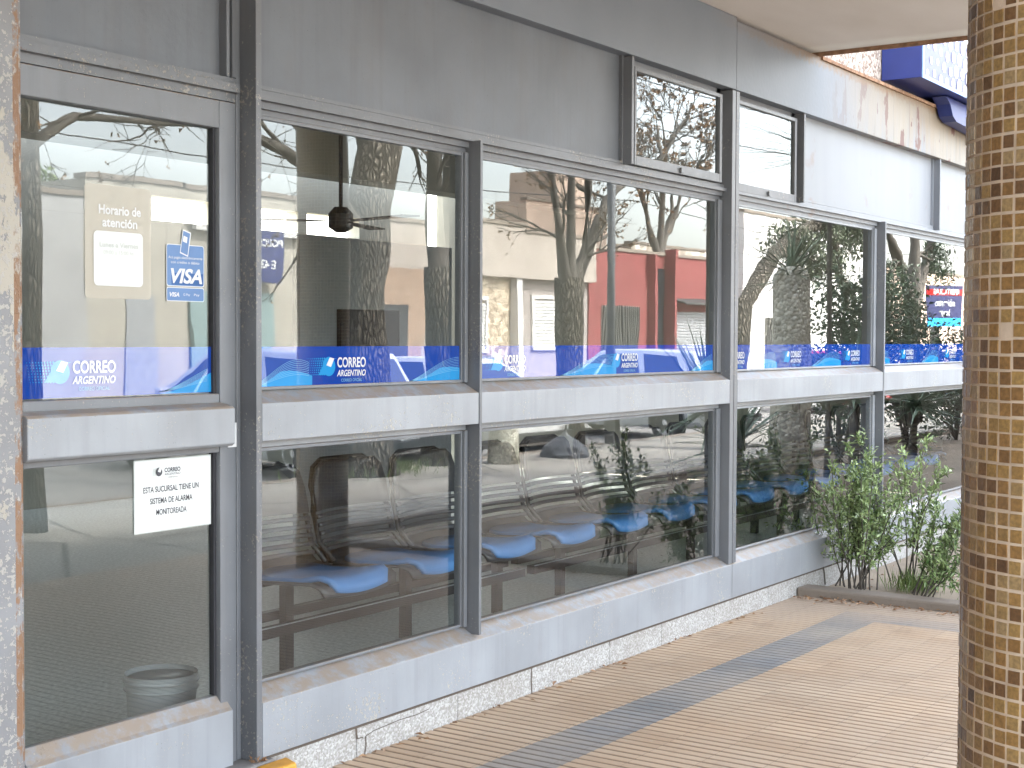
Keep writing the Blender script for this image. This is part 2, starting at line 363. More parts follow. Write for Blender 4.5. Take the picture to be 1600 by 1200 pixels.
def text_geo(txt, x, z, y, width=None, size=.03, bold=.0, shear=0., align='LEFT', mirror=False, ext=0.):
    cu = bpy.data.curves.new('lettering', 'FONT'); cu.body = txt; cu.size = size; cu.offset = bold; cu.shear = shear; cu.align_x = align
    ob = bpy.data.objects.new('lettering', cu); me = ob.to_mesh()
    vs = [v.co.copy() for v in me.vertices]; fs = [tuple(p.vertices) for p in me.polygons]
    ob.to_mesh_clear(); bpy.data.objects.remove(ob); bpy.data.curves.remove(cu)
    if not vs: return [], []
    x0 = min(v.x for v in vs); x1 = max(v.x for v in vs); k = (width/(x1-x0)) if width else 1.
    return [(x+(v.x-(x0 if align == 'LEFT' else (x0+x1)/2))*k, y, z+v.y) for v in vs], fs

# ============================================================ SETTING
def sheet(name, m, x0, x1, y0, y1, z, th=.3, parent=None):
    o = MB().box(x0, x1, y0, y1, z-th, z).obj(name, m, parent); tag(o, kind='structure'); return o
sheet('ground', conc_f('far_ground', (.22, .19, .14), (.30, .27, .2)), -600, 800, -700, 700, -.34, .5)
sheet('road', m_road, -60, 140, -16, -7.05, -.25, .08)
sheet('pavement_opposite', m_side, -60, 140, -18.05, -16, -.12, .2)
sheet('pavement', m_side, -60, 140, -6.9, -3.62, -.06, .26)
tag(MB().box(-60, 140, -7.05, -6.9, -.32, -.05).obj('pavement_kerb', m_kerb, bevel=.01), kind='structure')
sheet('garden_soil', m_soil, 7.61, 40, -3.5, -.02, -.012, .3)
# ribbed porch floor: real ribs, groove every 5 cm
fl = MB(); x = -4.; pr = []
while x < 7.47:
    pr += [(x, 0.), (x+.034, 0.), (x+.0375, -.0045), (x+.0465, -.0045)]; x += .05
b = len(fl.v)
for yy in (-3.62, -.015):
    for a, c in pr: fl.v.append((a, yy, c))
n_ = len(pr)
for i in range(n_-1): fl.f.append((b+i, b+i+1, b+n_+i+1, b+n_+i)); fl.mi.append(0); fl.t.append(0.)
tag(fl.obj('porch_floor', m_floor), kind='structure')
sheet('porch_slab', m_kerb, -4, 7.46, -3.62, -.02, -.008, .3)
# garden kerb
tag(MB().box(7.47, 7.61, -3.62, -.02, -.2, .048).box(7.61, 40, -3.62, -3.5, -.2, .07).obj('garden_kerb', m_kerb, bevel=.012), kind='structure')

# ============================================================ POST OFFICE
B = empty('post_office', 'grey painted steel and glass post office front with stone plinth and concrete canopy', 'building')
FY = -.03
# plinth blocks
pl = MB(); edges = [3.30, 3.72, 4.30, 4.80, 5.42, 5.90, 6.45, 7.1, 7.75, 8.5, 9.6, 11.5, 14]
for i in range(len(edges)-1): pl.box(edges[i]+.0015, edges[i+1]-.0015, -.018, .1, -.02, .108)
pl.obj('plinth', m_plinth, B, bevel=.004)
ck = MB()
def crack(pts, w):
    for (a, c), (d, e) in zip(pts, pts[1:]):
        L_ = math.hypot(d-a, e-c); nx, nz = -(e-c)/L_*w/2, (d-a)/L_*w/2
        ck.face([(a-nx, -.0195, c-nz), (d-nx, -.0195, e-nz), (d+nx, -.0195, e+nz), (a+nx, -.0195, c+nz)])
crack([(3.715, .105), (3.718, .075), (3.722, .062)], .009); crack([(3.722, .064), (3.745, .062), (3.752, .06)], .004); crack([(3.765, .062), (3.768, .03), (3.76, 0.)], .006)
crack([(3.765, .062), (3.81, .072), (3.87, .074), (3.95, .078), (4.05, .075), (4.12, .08)], .003)
crack([(4.797, .107), (4.795, .05), (4.80, .0)], .007); crack([(5.416, .105), (5.42, .085)], .005)
ck.obj('crack', m_crack, B, recalc=False)['kind'] = 'stuff'
MB().prism([(FY+.01, .10), (FY+.01, .108), (.05, .108), (.05, .10)], 3.26, 11.1).obj('plinth_joint', m_crack, B)

# steel base panel with ledge, per bay
def sill_panel(x0, x1, z0=.112, zt=.283, m=m_rail, nm='sill_panel'):
    return MB().prism([(FY, z0), (FY, zt), (FY+.006, zt+.004), (.052, .327), (.052, z0)], x0, x1).obj(nm, m, B, bevel=.002)
sill_panel(3.256, 6.622); sill_panel(6.626, 11.03)
def rail(x0, x1, z0=1.097, zt=1.214, m=m_rail):
    return MB().prism([(FY, z0), (FY, zt), (FY+.006, zt+.003), (.038, 1.25), (.052, 1.25), (.052, 1.072), (.03, 1.072), (.03, z0)], x0, x1).obj('middle_rail', m, B, bevel=.002)
rail(3.256, 4.411); rail(4.429, 6.579); rail(6.667, 8.789); rail(8.811, 11.0)
# posts and fins
def fin(nm, x0, x1, z0, z1, m, y0=FY, y1=.06): return box(nm, m, B, x0, x1, y0, y1, z0, z1, bevel=.002)
fin('post', 3.23, 3.254, .105, 2.999, m_paint2, FY, .075)
fin('post', 6.581, 6.6205, .290, 2.655, m_paint); fin('post', 6.6265, 6.666, .290, 2.655, m_paint2)
fin('post', 11.02, 11.06, .118, 2.999, m_paint)
fin('mullion', 4.412, 4.428, .30, 2.155, m_paint2, FY-.003); fin('mullion', 8.79, 8.81, .30, 2.155, m_paint, FY-.003)
fin('upper_mullion', 5.563, 5.583, 2.185, 2.655, m_paint); fin('upper_mullion', 7.49, 7.51, 2.17, 2.655, m_paint); fin('upper_mullion', 9.87, 9.89, 2.17, 2.655, m_paint)
# fascia
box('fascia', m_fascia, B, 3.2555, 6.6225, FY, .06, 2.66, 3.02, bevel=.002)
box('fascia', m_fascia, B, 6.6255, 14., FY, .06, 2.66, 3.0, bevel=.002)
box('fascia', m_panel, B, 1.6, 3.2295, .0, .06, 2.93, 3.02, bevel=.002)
# window head frame: stepped profile
def head(x0, x1, m=m_paint2): return MB().prism([(.036, 2.112), (.036, 2.13), (.02, 2.13), (.02, 2.152), (-.004, 2.152), (-.004, 2.168), (.012, 2.168), (.012, 2.186), (.055, 2.186), (.055, 2.112)], x0, x1).obj('window_head', m, B)
head(3.256, 6.5795); head(6.6675, 11.015, m_streaky)
# upper blank panels (slight dish)
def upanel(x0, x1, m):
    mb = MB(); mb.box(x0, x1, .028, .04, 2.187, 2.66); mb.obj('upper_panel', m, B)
    f = MB()
    for (a, c, d, e) in ((x0, x0+.012, 2.187, 2.66), (x1-.012, x1, 2.187, 2.66)): f.box(a, c, .012, .0275, d, e)
    f.box(x0+.0125, x1-.0125, .012, .0275, 2.187, 2.199); f.obj('panel_bead', m_paint2 if m is not m_streaky else m_streaky, B)
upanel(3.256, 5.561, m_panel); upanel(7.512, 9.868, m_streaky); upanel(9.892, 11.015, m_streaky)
# canopy (soffit) with rusty edge
cn = box('canopy', m_soffit, B, -4, 7.69, -3.55, .5, 3.022, 3.25)
MB().box(7.691, 7.708, -3.55, .05, 3.0, 3.25).obj('canopy_edge', m_rustedge, B)
MB().prism([(FY-.012, 2.985), (FY-.012, 3.004), (.06, 3.010), (.06, 3.0015), (FY-.002, 2.997), (FY-.002, 2.985)], 7.72, 14).obj('fascia_flashing', m_rustedge, B)
# upper wall, roof mass behind
MB().box(7.715, 30, .05, .4, 3.011, 5.2).obj('upper_wall', m_pebble, B)
MB().box(-4, 7.71, .52, .9, 3.0, 5.2).obj('upper_wall', m_pebble, B)
MB().box(-8, 30, .9, 5.45, 3.06, 3.3).obj('roof', m_iceil, B)  # stops short of the back wall: unseen gap added to brighten the interior
MB().box(11.06, 30, -.02, .3, -.1, 3.0).obj('side_wall', m_pinkwall, B)
MB().box(-8, 1.6, .0, .3, -.1, 3.0).obj('side_wall', m_pinkwall, B)
MB().box(-3.2, -3.0, -3.6, -.01, -.1, 3.02).obj('added_shade_wall', plain('brown_shade_wall', (.16, .12, .10), .8), B)  # unseen wall added to keep sky light off the left sides of the fins
# grimy lower strip near far end of base
# windows --------------------------------------------------
def decals(x0, x1, logos, waves, scale=1.):
    """blue film with lettering, dotted swoosh and waves, kept as one mesh behind the pane"""
    m = MB(); m.face([(x0, .0388, 1.252), (x1, .0388, 1.252), (x1, .0388, 1.389), (x0, .0388, 1.389)], 0)
    for (wx, dirn, ln) in waves:
        h0 = 1.253
        N_ = 16; base = [(i/N_) for i in range(N_+1)]
        top = [h0+.058*math.sin(math.pi*(.06+.70*t))*min(1, t*2.) for t in base]
        for i in range(N_):
            xa, xb = wx+dirn*ln*base[i], wx+dirn*ln*base[i+1]
            xa_, xb_ = min(max(xa, x0), x1), min(max(xb, x0), x1)
            if abs(xa_-xb_) < 1e-4: continue
            m.face([(xa_, .0385, h0), (xb_, .0385, h0), (xb_, .0385, top[i+1]), (xa_, .0385, top[i])], 1)
        for q in range(9):
            A = .05+.0075*q; w_ = .0011
            for i in range(N_):
                t0, t1 = base[i], base[i+1]
                za = h0+.004+A*math.sin(math.pi*(.05+.70*t0))*(t0**.7); zb = h0+.004+A*math.sin(math.pi*(.05+.70*t1))*(t1**.7)
                xa, xb = wx+dirn*ln*t0*.95, wx+dirn*ln*t1*.95
                if min(xa, xb) < x0 or max(xa, xb) > x1: continue
                m.face([(xa, .0382, za), (xb, .0382, zb), (xb, .0382, zb+w_), (xa, .0382, za+w_)], 2)
    for lx in logos:
        cz, r = 1.322, .032
        def put(pts, mi, y): 
            if min(p[0] for p in pts) > x0+.001 and max(p[0] for p in pts) < x1-.001: m.face([(p[0], y, p[1]) for p in pts], mi)
        for i in range(10):
            for j in range(8):
                px_ = lx-.105+i*.0095-j*.0015+.008; pz = cz-r*.82+j*.0075; rd = .0012+.00030*i
                put([(px_+rd*math.cos(k*math.pi/3), pz+rd*math.sin(k*math.pi/3)) for k in range(6)], 1, .0379)
        put([(lx-.052, cz-r*.85), (lx-.008, cz-r*.85), (lx-.008, cz+r*.2), (lx-.034, cz-r*.05)], 1, .0378)
        put([(lx+r*math.cos(k*math.pi/14), cz+r*math.sin(k*math.pi/14)) for k in range(28)], 1, .0376)
        put([(lx-.013, cz+.004), (lx+.010, cz-.002), (lx+.026, cz+.026), (lx+.004, cz+.030)], 3, .0373)
        put([(lx+.010, cz+.0005), (lx+.022, cz+.0225), (lx+.040, cz+.027), (lx+.026, cz+.026)], 1, .0374)
        for (t, dx, z, wd, sz, bo, sh, mi) in (('CORREO', .042, 1.319, .148, .0465, .0011, 0., 3), ('ARGENTINO', .040, 1.289, .150, .029, .0006, .25, 3), ('CORREO OFICIAL', .062, 1.270, .108, .0145, 0., 0., 2)):
            if lx+dx > x0+.002 and lx+dx+wd < x1: m.add(text_geo(t, lx+dx, z, .0372, wd, sz, bo, sh), mi)
    return m

def window(name, x0, x1, z0, z1, glass=m_glass, logos=None, waves=(), fr=.03, fm=m_paint, label=None, fz=.022):
    w_ = empty(name, None, None); w_.parent = B
    if label: w_['label'] = label
    f = MB()
    f.box(x0-.0, x0+.014, .03, .062, z0, z1); f.box(x1-fr, x1, .03, .062, z0, z1)
    f.box(x0+.0145, x1-fr-.0005, .032, .062, z0, z0+.010); f.box(x0+.0145, x1-fr-.0005, .032, .062, z1-.012, z1)
    f.box(x1-fr+.006, x1-.004, .018, .0295, z0, z1)
    f.obj('frame', fm, w_, bevel=.0015)
    g = MB(); gx0, gx1 = x0+.0145, x1-fr-.0005
    g.face([(gx0, .0400, z0), (gx1, .0400, z0), (gx1, .0400, z1), (gx0, .0400, z1)], 0)
    g.face([(gx0, .0455, z0), (gx1, .0455, z0), (gx1, .0455, z1), (gx0, .0455, z1)], 1)
    g.obj('glass_pane', [glass, m_clear], w_, recalc=False)
    if logos is not None:
        decals(gx0, gx1, logos, waves).obj('blue_film', [m_blue, m_fcy, m_fcy2, m_fwh], w_, recalc=False)
    return w_
window('window', 3.256, 4.411, 1.252, 2.111, m_glass2, [3.642], [(3.26, 1, .30), (4.05, 1, .42)], label='narrow upper window beside the door with one logo on its blue film')
window('window', 3.256, 4.411, .328, 1.071, m_glass2, label='narrow lower window with the nearest bench seats behind it')
window('window', 4.429, 6.579, 1.252, 2.111, m_glass, [4.637, 5.562], [(5.06, 1, .50), (6.25, 1, .4)], .055, label='wide upper window with two logos on its blue film')
window('window', 4.429, 6.579, .328, 1.071, m_glass, None, (), .055, label='wide lower window in the middle bay')
window('window', 6.667, 8.789, 1.252, 2.111, m_glass, [6.70, 7.451, 8.367], [(6.95, 1, .36), (7.75, 1, .5)], .05, m_rail, label='upper window of the far bay, left of its mullion')
window('window', 6.667, 8.789, .328, 1.071, m_glass, None, (), .05, m_rail, label='lower window of the far bay behind the shrub')
window('window', 8.811, 11.0, 1.252, 2.111, m_glass, [9.374, 10.306], [(8.6, 1, .5), (9.7, 1, .4)], .05, m_rail, label='farthest upper window beside the tiled column')
window('window', 8.811, 11.0, .328, 1.071, m_glass, None, (), .05, m_rail, label='farthest lower window')

# vent windows (top-hung sashes)
def vent(x0, x1, z0, z1, tilt, label):
    v = empty('vent_window', None, None); v.parent = B; v['label'] = label
    fr = MB(); t = .028
    def tl(y, z): a = R(tilt); dz = z-z1; return (y+dz*math.sin(a)*1., z1+dz*math.cos(a))
    def bx(a, c, d, e, y0=-.005, y1=.022):
        q = []
        for (y, z) in ((y0, d), (y1, d), (y1, e), (y0, e)): q.append(tl(y, z))
        fr.prism(q, a, c)
    bx(x0, x0+t*.6, z0, z1); bx(x1-t, x1, z0, z1); bx(x0+t*.6, x1-t, z0, z0+t*1.5); bx(x0+t*.6, x1-t, z1-t*.7, z1)
    bx((x0+x1)/2-.012, (x0+x1)/2+.012, z0+.005, z0+.03, -.016, -.0055)
    fr.obj('frame', m_paint, v, bevel=.002)
    g = MB(); a0, a1 = x0+t*.6, x1-t; p = [tl(.008, z0+t*1.5), tl(.008, z1-t*.7)]
    g.face([(a0, p[0][0], p[0][1]), (a1, p[0][0], p[0][1]), (a1, p[1][0], p[1][1]), (a0, p[1][0], p[1][1])])
    g.obj('glass_pane', m_glass, v, recalc=False)
    fx = MB(); fx.box(x0-.05, x0-.001, .03, .05, z0, 2.66); fx.box(x1+.001, x1+.045, .03, .05, z0, 2.66); fx.box(x0-.05, x1+.045, .03, .05, z1+.001, 2.66)
    fx.obj('outer_frame', m_paint, v)
vent(5.635, 6.52, 2.19, 2.625, 0., 'square vent window in the shade under the fascia')
vent(6.70, 7.452, 2.165, 2.625, 0., 'vent window showing spiky palm leaves')

# door -----------------------------------------------------
MB().prism([(-.03, 0.), (-.03, 3.0), (.06, 3.0), (.06, 0.)], 2.19, 2.372).obj('post', m_jamb, B, bevel=.003)
MB().box(2.373, 2.40, .0, .05, 0., 3.0).obj('door_jamb', m_jamb, B, bevel=.002)
box('door_jamb', m_paint, B, 3.212, 3.229, .036, .06, .105, 2.93, bevel=.002)
MB().prism([(.04, 2.136), (.04, 2.163), (.018, 2.163), (.018, 2.188), (.034, 2.188), (.034, 2.208), (.07, 2.208), (.07, 2.136)], 2.4005, 3.2115).obj('transom_bar', m_paint2, B)
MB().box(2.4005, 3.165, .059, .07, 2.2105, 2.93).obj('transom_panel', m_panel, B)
tb = MB(); tb.box(3.166, 3.1785, .030, .07, 2.2105, 2.93); tb.box(3.179, 3.194, .046, .07, 2.2105, 2.93); tb.box(3.1945, 3.2115, .034, .07, 2.2105, 2.93); tb.obj('transom_bead', m_paint2, B)
D = empty('door', None, None); D.parent = B; D['label'] = 'grey steel door with two glass panes and a wide push bar'
fd = MB()
fd.box(3.118, 3.1858, .012, .055, .112, 2.128); fd.box(2.402, 3.1175, .012, .055, 2.045, 2.128); fd.box(2.402, 2.41, .012, .055, .112, 2.0445)
fd.box(2.4105, 3.1175, .014, .055, 1.07, 1.248)
fd.obj('door_frame', m_paint, D, bevel=.003)
MB().prism([(-.012, .112), (-.012, .283), (.0, .292), (.03, .327), (.055, .327), (.055, .112)], 2.402, 3.147).obj('kick_rail', m_rail, D, bevel=.002)
bd = MB(); bd.box(3.108, 3.1175, .03, .05, 1.2485, 2.0445); bd.box(3.108, 3.1175, .03, .05, .33, 1.0695); bd.obj('glazing_bead', m_dark, D)
g = MB()
for z0, z1 in ((1.2485, 2.0445), (.3275, 1.0695)):
    g.face([(2.41, .040, z0), (3.1075, .040, z0), (3.1075, .040, z1), (2.41, .040, z1)], 0)
    g.face([(2.41, .0455, z0), (3.1075, .0455, z0), (3.1075, .0455, z1), (2.41, .0455, z1)], 1)
g.obj('glass_pane', [m_glass2, m_clear], D, recalc=False)
decals(2.411, 3.107, [2.549], [(2.90, 1, .4)]).obj('blue_film', [m_blue, m_fcy, m_fcy2, m_fwh], D, recalc=False)
MB().prism([(-.045, 1.10), (-.045, 1.205), (-.035, 1.212), (.013, 1.222), (.013, 1.09), (-.035, 1.092)], 2.38, 3.125).obj('push_bar', m_rail, D, bevel=.003)
lk = MB(); lk.box(3.148, 3.184, .0085, .0118, 1.083, 1.157); lk.box(3.162, 3.170, .006, .0084, 1.10, 1.108, 1); lk.obj('lock_plate', [m_white, m_black], D)
# step
st = MB(); st.box(2.1, 3.297, -.045, .1, -.01, .104); tag(st.obj('door_step', m_land, bevel=.006), 'grey stone step in front of the glass door', 'step')
MB().prism([(3.205, -.0455), (3.225, -.12), (3.315, -.12), (3.345, -.0455)], 0.0, .1, axis='z').obj('ramp_edge', m_yel, bevel=.01)
bpy.data.objects['ramp_edge'].name = 'yellow_block'; tag(bpy.data.objects['yellow_block'], 'yellow painted block at the foot of the door post', 'kerb block')

KX = 1.0078
def recess(o): o.location = (0, .025, 1.42*(1-KX)); o.scale = (KX, 1, KX)
recess(D)
# stickers -------------------------------------------------
def rrect(x0, x1, z0, z1, r, n=5):
    p = []
    for (cx, cz, a0) in ((x1-r, z1-r, 0), (x0+r, z1-r, 90), (x0+r, z0+r, 180), (x1-r, z0+r, 270)):
        for k in range(n+1): a = R(a0+90*k/n); p.append((cx+r*math.cos(a), cz+r*math.sin(a)))
    return p
def flat(m, pts, y, mi): m.face([(a, y, c) for a, c in pts], mi)
h = MB(); flat(h, rrect(2.634, 2.870, 1.525, 1.840, .012), .0372, 0); flat(h, rrect(2.664, 2.840, 1.560, 1.712, .014), .0366, 1)
h.add(text_geo('Horario de', 2.682, 1.760, .0362, .150, .036, .0009), 2); h.add(text_geo('atención', 2.694, 1.725, .0362, .125, .036, .0009), 2)
h.add(text_geo('Lunes a Viernes', 2.684, 1.668, .0360, .138, .020, .0004), 3); h.add(text_geo('09:00 a 15:00 hs', 2.697, 1.648, .0360, .108, .016), 4)
tag(h.obj('opening_hours_poster', [m_film, m_paper, m_white, m_ink2, m_ink2], recalc=False), 'beige opening hours poster with a white box on the door glass', 'poster')
v = MB()
flat(v, rrect(2.929, 3.078, 1.567, 1.690, .008), .0372, 0); flat(v, rrect(2.931, 3.076, 1.569, 1.688, .007), .0370, 1); flat(v, [(2.948, 1.571), (3.074, 1.571), (3.074, 1.606), (2.948, 1.606)], .0368, 2)
flat(v, rrect(2.929, 3.078, 1.523, 1.564, .006), .0372, 0); flat(v, rrect(2.931, 3.076, 1.525, 1.562, .005), .0370, 1)
flat(v, [(2.981, 1.665), (3.013, 1.655), (3.026, 1.727), (2.993, 1.735)], .0368, 0); flat(v, [(2.984, 1.668), (3.011, 1.659), (3.022, 1.724), (2.995, 1.731)], .0366, 1)
flat(v, [(2.992, 1.700), (3.008, 1.695), (3.011, 1.712), (2.996, 1.717)], .0364, 0)
v.add(text_geo('Acá pagás electrónicamente', 2.936, 1.648, .0362, .134, .011), 0); v.add(text_geo('con crédito o débito', 2.946, 1.634, .0362, .112, .011), 0)
v.add(text_geo('VISA', 2.945, 1.578, .0360, .124, .058, .0018, .25), 0); v.add(text_geo('VISA', 2.940, 1.537, .0360, .038, .017, .0006, .25), 0)
v.add(text_geo('G Pay', 2.994, 1.540, .0360, .026, .010), 0); v.add(text_geo('Pay', 3.036, 1.540, .0360, .022, .010), 0)
tag(v.obj('card_payment_sticker', [m_white, m_visa, m_visad], recalc=False), 'light blue card payment sticker on the door glass', 'sticker')
a = MB(); flat(a, [(2.803, .852), (3.104, .852), (3.104, 1.064), (2.803, 1.064)], .0372, 0); flat(a, [(2.806, .855), (3.101, .855), (3.101, 1.061), (2.806, 1.061)], .0368, 1)
for i, (t, wd) in enumerate((('ESTA SUCURSAL TIENE UN', .215), ('SISTEMA DE ALARMA', .165), ('MONITOREADA', .118))): a.add(text_geo(t, 2.945-wd/2, .968-i*.0335, .0362, wd, .0235, .0004), 2)
a.add(text_geo('CORREO', 2.918, 1.024, .0362, .062, .017, .0006), 2); a.add(text_geo('ARGENTINO', 2.918, 1.014, .0362, .062, .010, 0., .2), 2); a.add(text_geo('CORREO OFICIAL', 2.930, 1.006, .0362, .040, .005), 2)
flat(a, [(2.897+.013*math.cos(k*.4488), 1.026+.013*math.sin(k*.4488)) for k in range(14)], .0362, 2); flat(a, [(2.892, 1.027), (2.902, 1.024), (2.908, 1.036), (2.898, 1.038)], .0358, 1)
for k in range(5): flat(a, [(2.872+k*.0035, 1.014), (2.874+k*.0035, 1.014), (2.876+k*.0035, 1.038), (2.874+k*.0035, 1.038)], .0362, 3)
tag(a.obj('alarm_notice', [m_ink2, m_paper, m_ink, m_ink2], recalc=False), 'white laminated paper notice about the alarm on the lower door glass', 'notice')

for k_ in ('opening_hours_poster', 'card_payment_sticker', 'alarm_notice'): recess(bpy.data.objects[k_])
# sign box -------------------------------------------------
SG = empty('sign_box', 'blue projecting sign box with pale round dots above the far windows', 'sign', (8.9, 0, 3.05))
m_sblue = plain('blue_sign_side', (.03, .05, .25), .4, .12, 4.); m_sface = plain('blue_sign_face', (.17, .20, .60), .4, .05); m_dot = plain('pale_pink_dots', (.85, .74, .72), .5, .03)
MB().box(0, 4.2, -.21, .045, 0., 1.4).obj('casing', m_sblue, SG, bevel=.003)
fc = MB(); fc.box(.0, 4.2, -.214, -.2105, .0, 1.4, 0); fc.obj('face', m_sface, SG)
dt = MB(); random.seed(5)
for i in range(17):
    for j in range(16):
        X = .11+i*.13+(j % 2)*.065; Z = .045+j*.085+.012*math.sin(i*1.7); r = min(.062, .021+.0042*i+.004*math.sin(i*3+j*2)); yo = -.2150-.0003*((i*3+j*5) % 8)
        dt.face([(X+r*math.cos(k*.3927), yo, Z+r*math.sin(k*.3927)) for k in range(16)], 0)
dt.obj('dot_pattern', m_dot, SG, recalc=False)['kind'] = 'stuff'
tr = MB(); tr.box(-.001, 4.2, -.222, -.2145, -.004, .018); tr.box(-.001, .02, -.222, -.2145, .0185, 1.4); tr.obj('edge_trim', plain('pale_blue_trim', (.20, .32, .68), .4), SG)
tag(MB().prism([(9.62, 3.04), (9.72, 3.0), (9.78, 2.93), (9.86, 2.90), (10.9, 2.86), (10.9, 3.04)], -.14, -.045, axis='y').obj('sign_bracket', m_sblue), 'dark blue bracket panel hanging under the sign box', 'bracket')

# mosaic columns -------------------------------------------
def mosaic(name, x, y, label):
    c = empty(name, label, 'column', (x, y, 0), 0, 'mosaic tiled columns of the porch')
    rad = .1605; NT = 49; H_ = 3.02; ph = .0206
    core = MB(); core.prism([(rad*math.cos(2*math.pi*k/98), rad*math.sin(2*math.pi*k/98)) for k in range(98)], 0, H_, axis='z'); core.obj('shaft', m_grout, c, smooth=False)
    random.seed(11); tl = MB(); nr = int(H_/ph)
    for j in range(nr):
        off = random.uniform(-.0004, .0004); sk_ = random.uniform(-.0006, .0006)
        for i in range(NT):
            if random.random() < .005: continue
            a = 2*math.pi*i/NT+random.uniform(-.004, .004)+.003*math.sin(j*.6+i); da = (math.pi/NT)*(.85+random.uniform(-.03, .02)); z = (j+.5)*ph+off+sk_*math.sin(i*.4)+random.uniform(-.0006, .0006); dz = ph*.428*(1+random.uniform(-.03, .02))
            r1 = rad+.0009+random.uniform(-.0004, .0005); r0 = rad-.001; tk = random.uniform(-.02, .02); tl_ = random.uniform(-.0004, .0004)
            b_ = len(tl.v); s_ = .9
            for rr_, kk in ((r0, 1.), (r1, .94)):
                for (sa, sz) in ((-1, -1), (1, -1), (1, 1), (-1, 1)):
                    an = a+sa*da*kk+tk*sz*.05; q = rr_+(tl_*sa if rr_ == r1 else 0); tl.v.append((q*math.cos(an), q*math.sin(an), z+sz*dz*kk))
            g_ = random.random(); tint = min(1, max(0, random.gauss(.56, .24)))
            for f_ in ((4, 5, 6, 7), (0, 1, 5, 4), (1, 2, 6, 5), (2, 3, 7, 6), (3, 0, 4, 7)):
                tl.f.append(tuple(b_+k for k in f_)); tl.mi.append(0); tl.t.append(tint)
    tl.obj('mosaic_tiles', m_mosaic, c, tint=True, recalc=True); return c
c1 = mosaic('mosaic_column', 2.075, -2.70, 'thick round column of brown and gold mosaic tiles at the right')
c2 = copy_tree(c1); c2.location = (6.72, -2.70, 0); c2['label'] = 'mosaic column seen only as a dark reflection in the narrow windows'
# ============================================================ INTERIOR
I = B
MB().box(-8, 12.14, .1, 6.2, .0, .098).obj('interior_floor', m_ifloor, I)
MB().box(-8, 13, .065, 5.45, 2.95, 3.05).obj('interior_ceiling', m_iceil, I)  # ends with the roof, leaving the added daylight gap open
bw = MB(); bw.box(-8, 12, 6.0, 6.15, .1, 2.38); bw.box(-8, 12, 6.0, 6.15, 2.58, 4.8); bw.box(-8, 8.25, 6.0, 6.15, 2.3805, 2.5795)  # unseen top raised above the roof to block sun from the added gap
bw.box(10.9, 12, 6.0, 6.15, 2.3805, 2.5795)
for xx in (8.95, 10.02): bw.box(xx, xx+.12, 6.0, 6.15, 2.38, 2.58)
bw.obj('back_wall', m_iwall, I)
MB().box(12.15, 12.3, .1, 6, .1, 2.95).obj('interior_wall', m_iwall, I)
MB().box(5.2, 12, 4.0, 4.25, 2.62, 2.95).obj('ceiling_beam', m_iwall, I)
P = MB(); P.box(6.75, 8.35, 3.0, 3.06, .1, 2.06); P.box(7.1, 7.7, 2.96, 2.999, 1.15, 1.6, 1); P.obj('partition_screen', [m_part, m_black]); tag(bpy.data.objects['partition_screen'], 'grey partition board inside the post office behind the glass', 'partition')
fan = empty('ceiling_fan', 'dark ceiling fan on a long rod inside', 'fan', (6.56, 2.5, 2.95))
MB().tube([(0, 0, 0), (0, 0, -.78)], .012, 8).obj('rod', m_black, fan)
MB().tube([(0, 0, -.76), (0, 0, -.80), (0, 0, -.88), (0, 0, -.91)], [.04, .075, .075, .03], 14).obj('motor', m_black, fan)
MB().tube([(0, 0, 0), (0, 0, -.05)], [.09, .05], 14).obj('canopy_cap', m_black, fan)
for k in range(3):
    a_ = R(20+120*k); bl = MB(); d = Vector((math.cos(a_), math.sin(a_), 0)); p = Vector((-d.y, d.x, 0))
    q = [d*.09-p*.03, d*.62-p*.065, d*.64+p*.05, d*.09+p*.03]
    bl.v = [tuple(v_+Vector((0, 0, -.84+s_))) for s_ in (0, -.008) for v_ in q]; bl.f = [(0, 1, 2, 3), (4, 5, 6, 7), (0, 1, 5, 4), (1, 2, 6, 5), (2, 3, 7, 6), (3, 0, 4, 7)]; bl.mi = [0]*6; bl.t = [0]*6
    bl.obj('blade', m_black, fan)
bk = MB(); bk.tube([(0, 0, .1), (0, 0, .35)], [.095, .115], 24, cap=False); bk.tube([(0, 0, .11), (0, 0, .345)], [.09, .11], 24, cap=False); bk.tube([(0, 0, .102), (0, 0, .11)], [.094, .094], 24); bk.tube([(0, 0, .325), (0, 0, .335)], [.12, .12], 24); bk.tube([(0, 0, .30), (0, 0, .305)], [.118, .118], 24)
o = bk.obj('bucket', m_bucket, smooth=True); o.location = (3.17, .33, .0); o.scale = (1., 1., 1.); tag(o, 'small white plastic bucket on the floor inside the door', 'bucket')

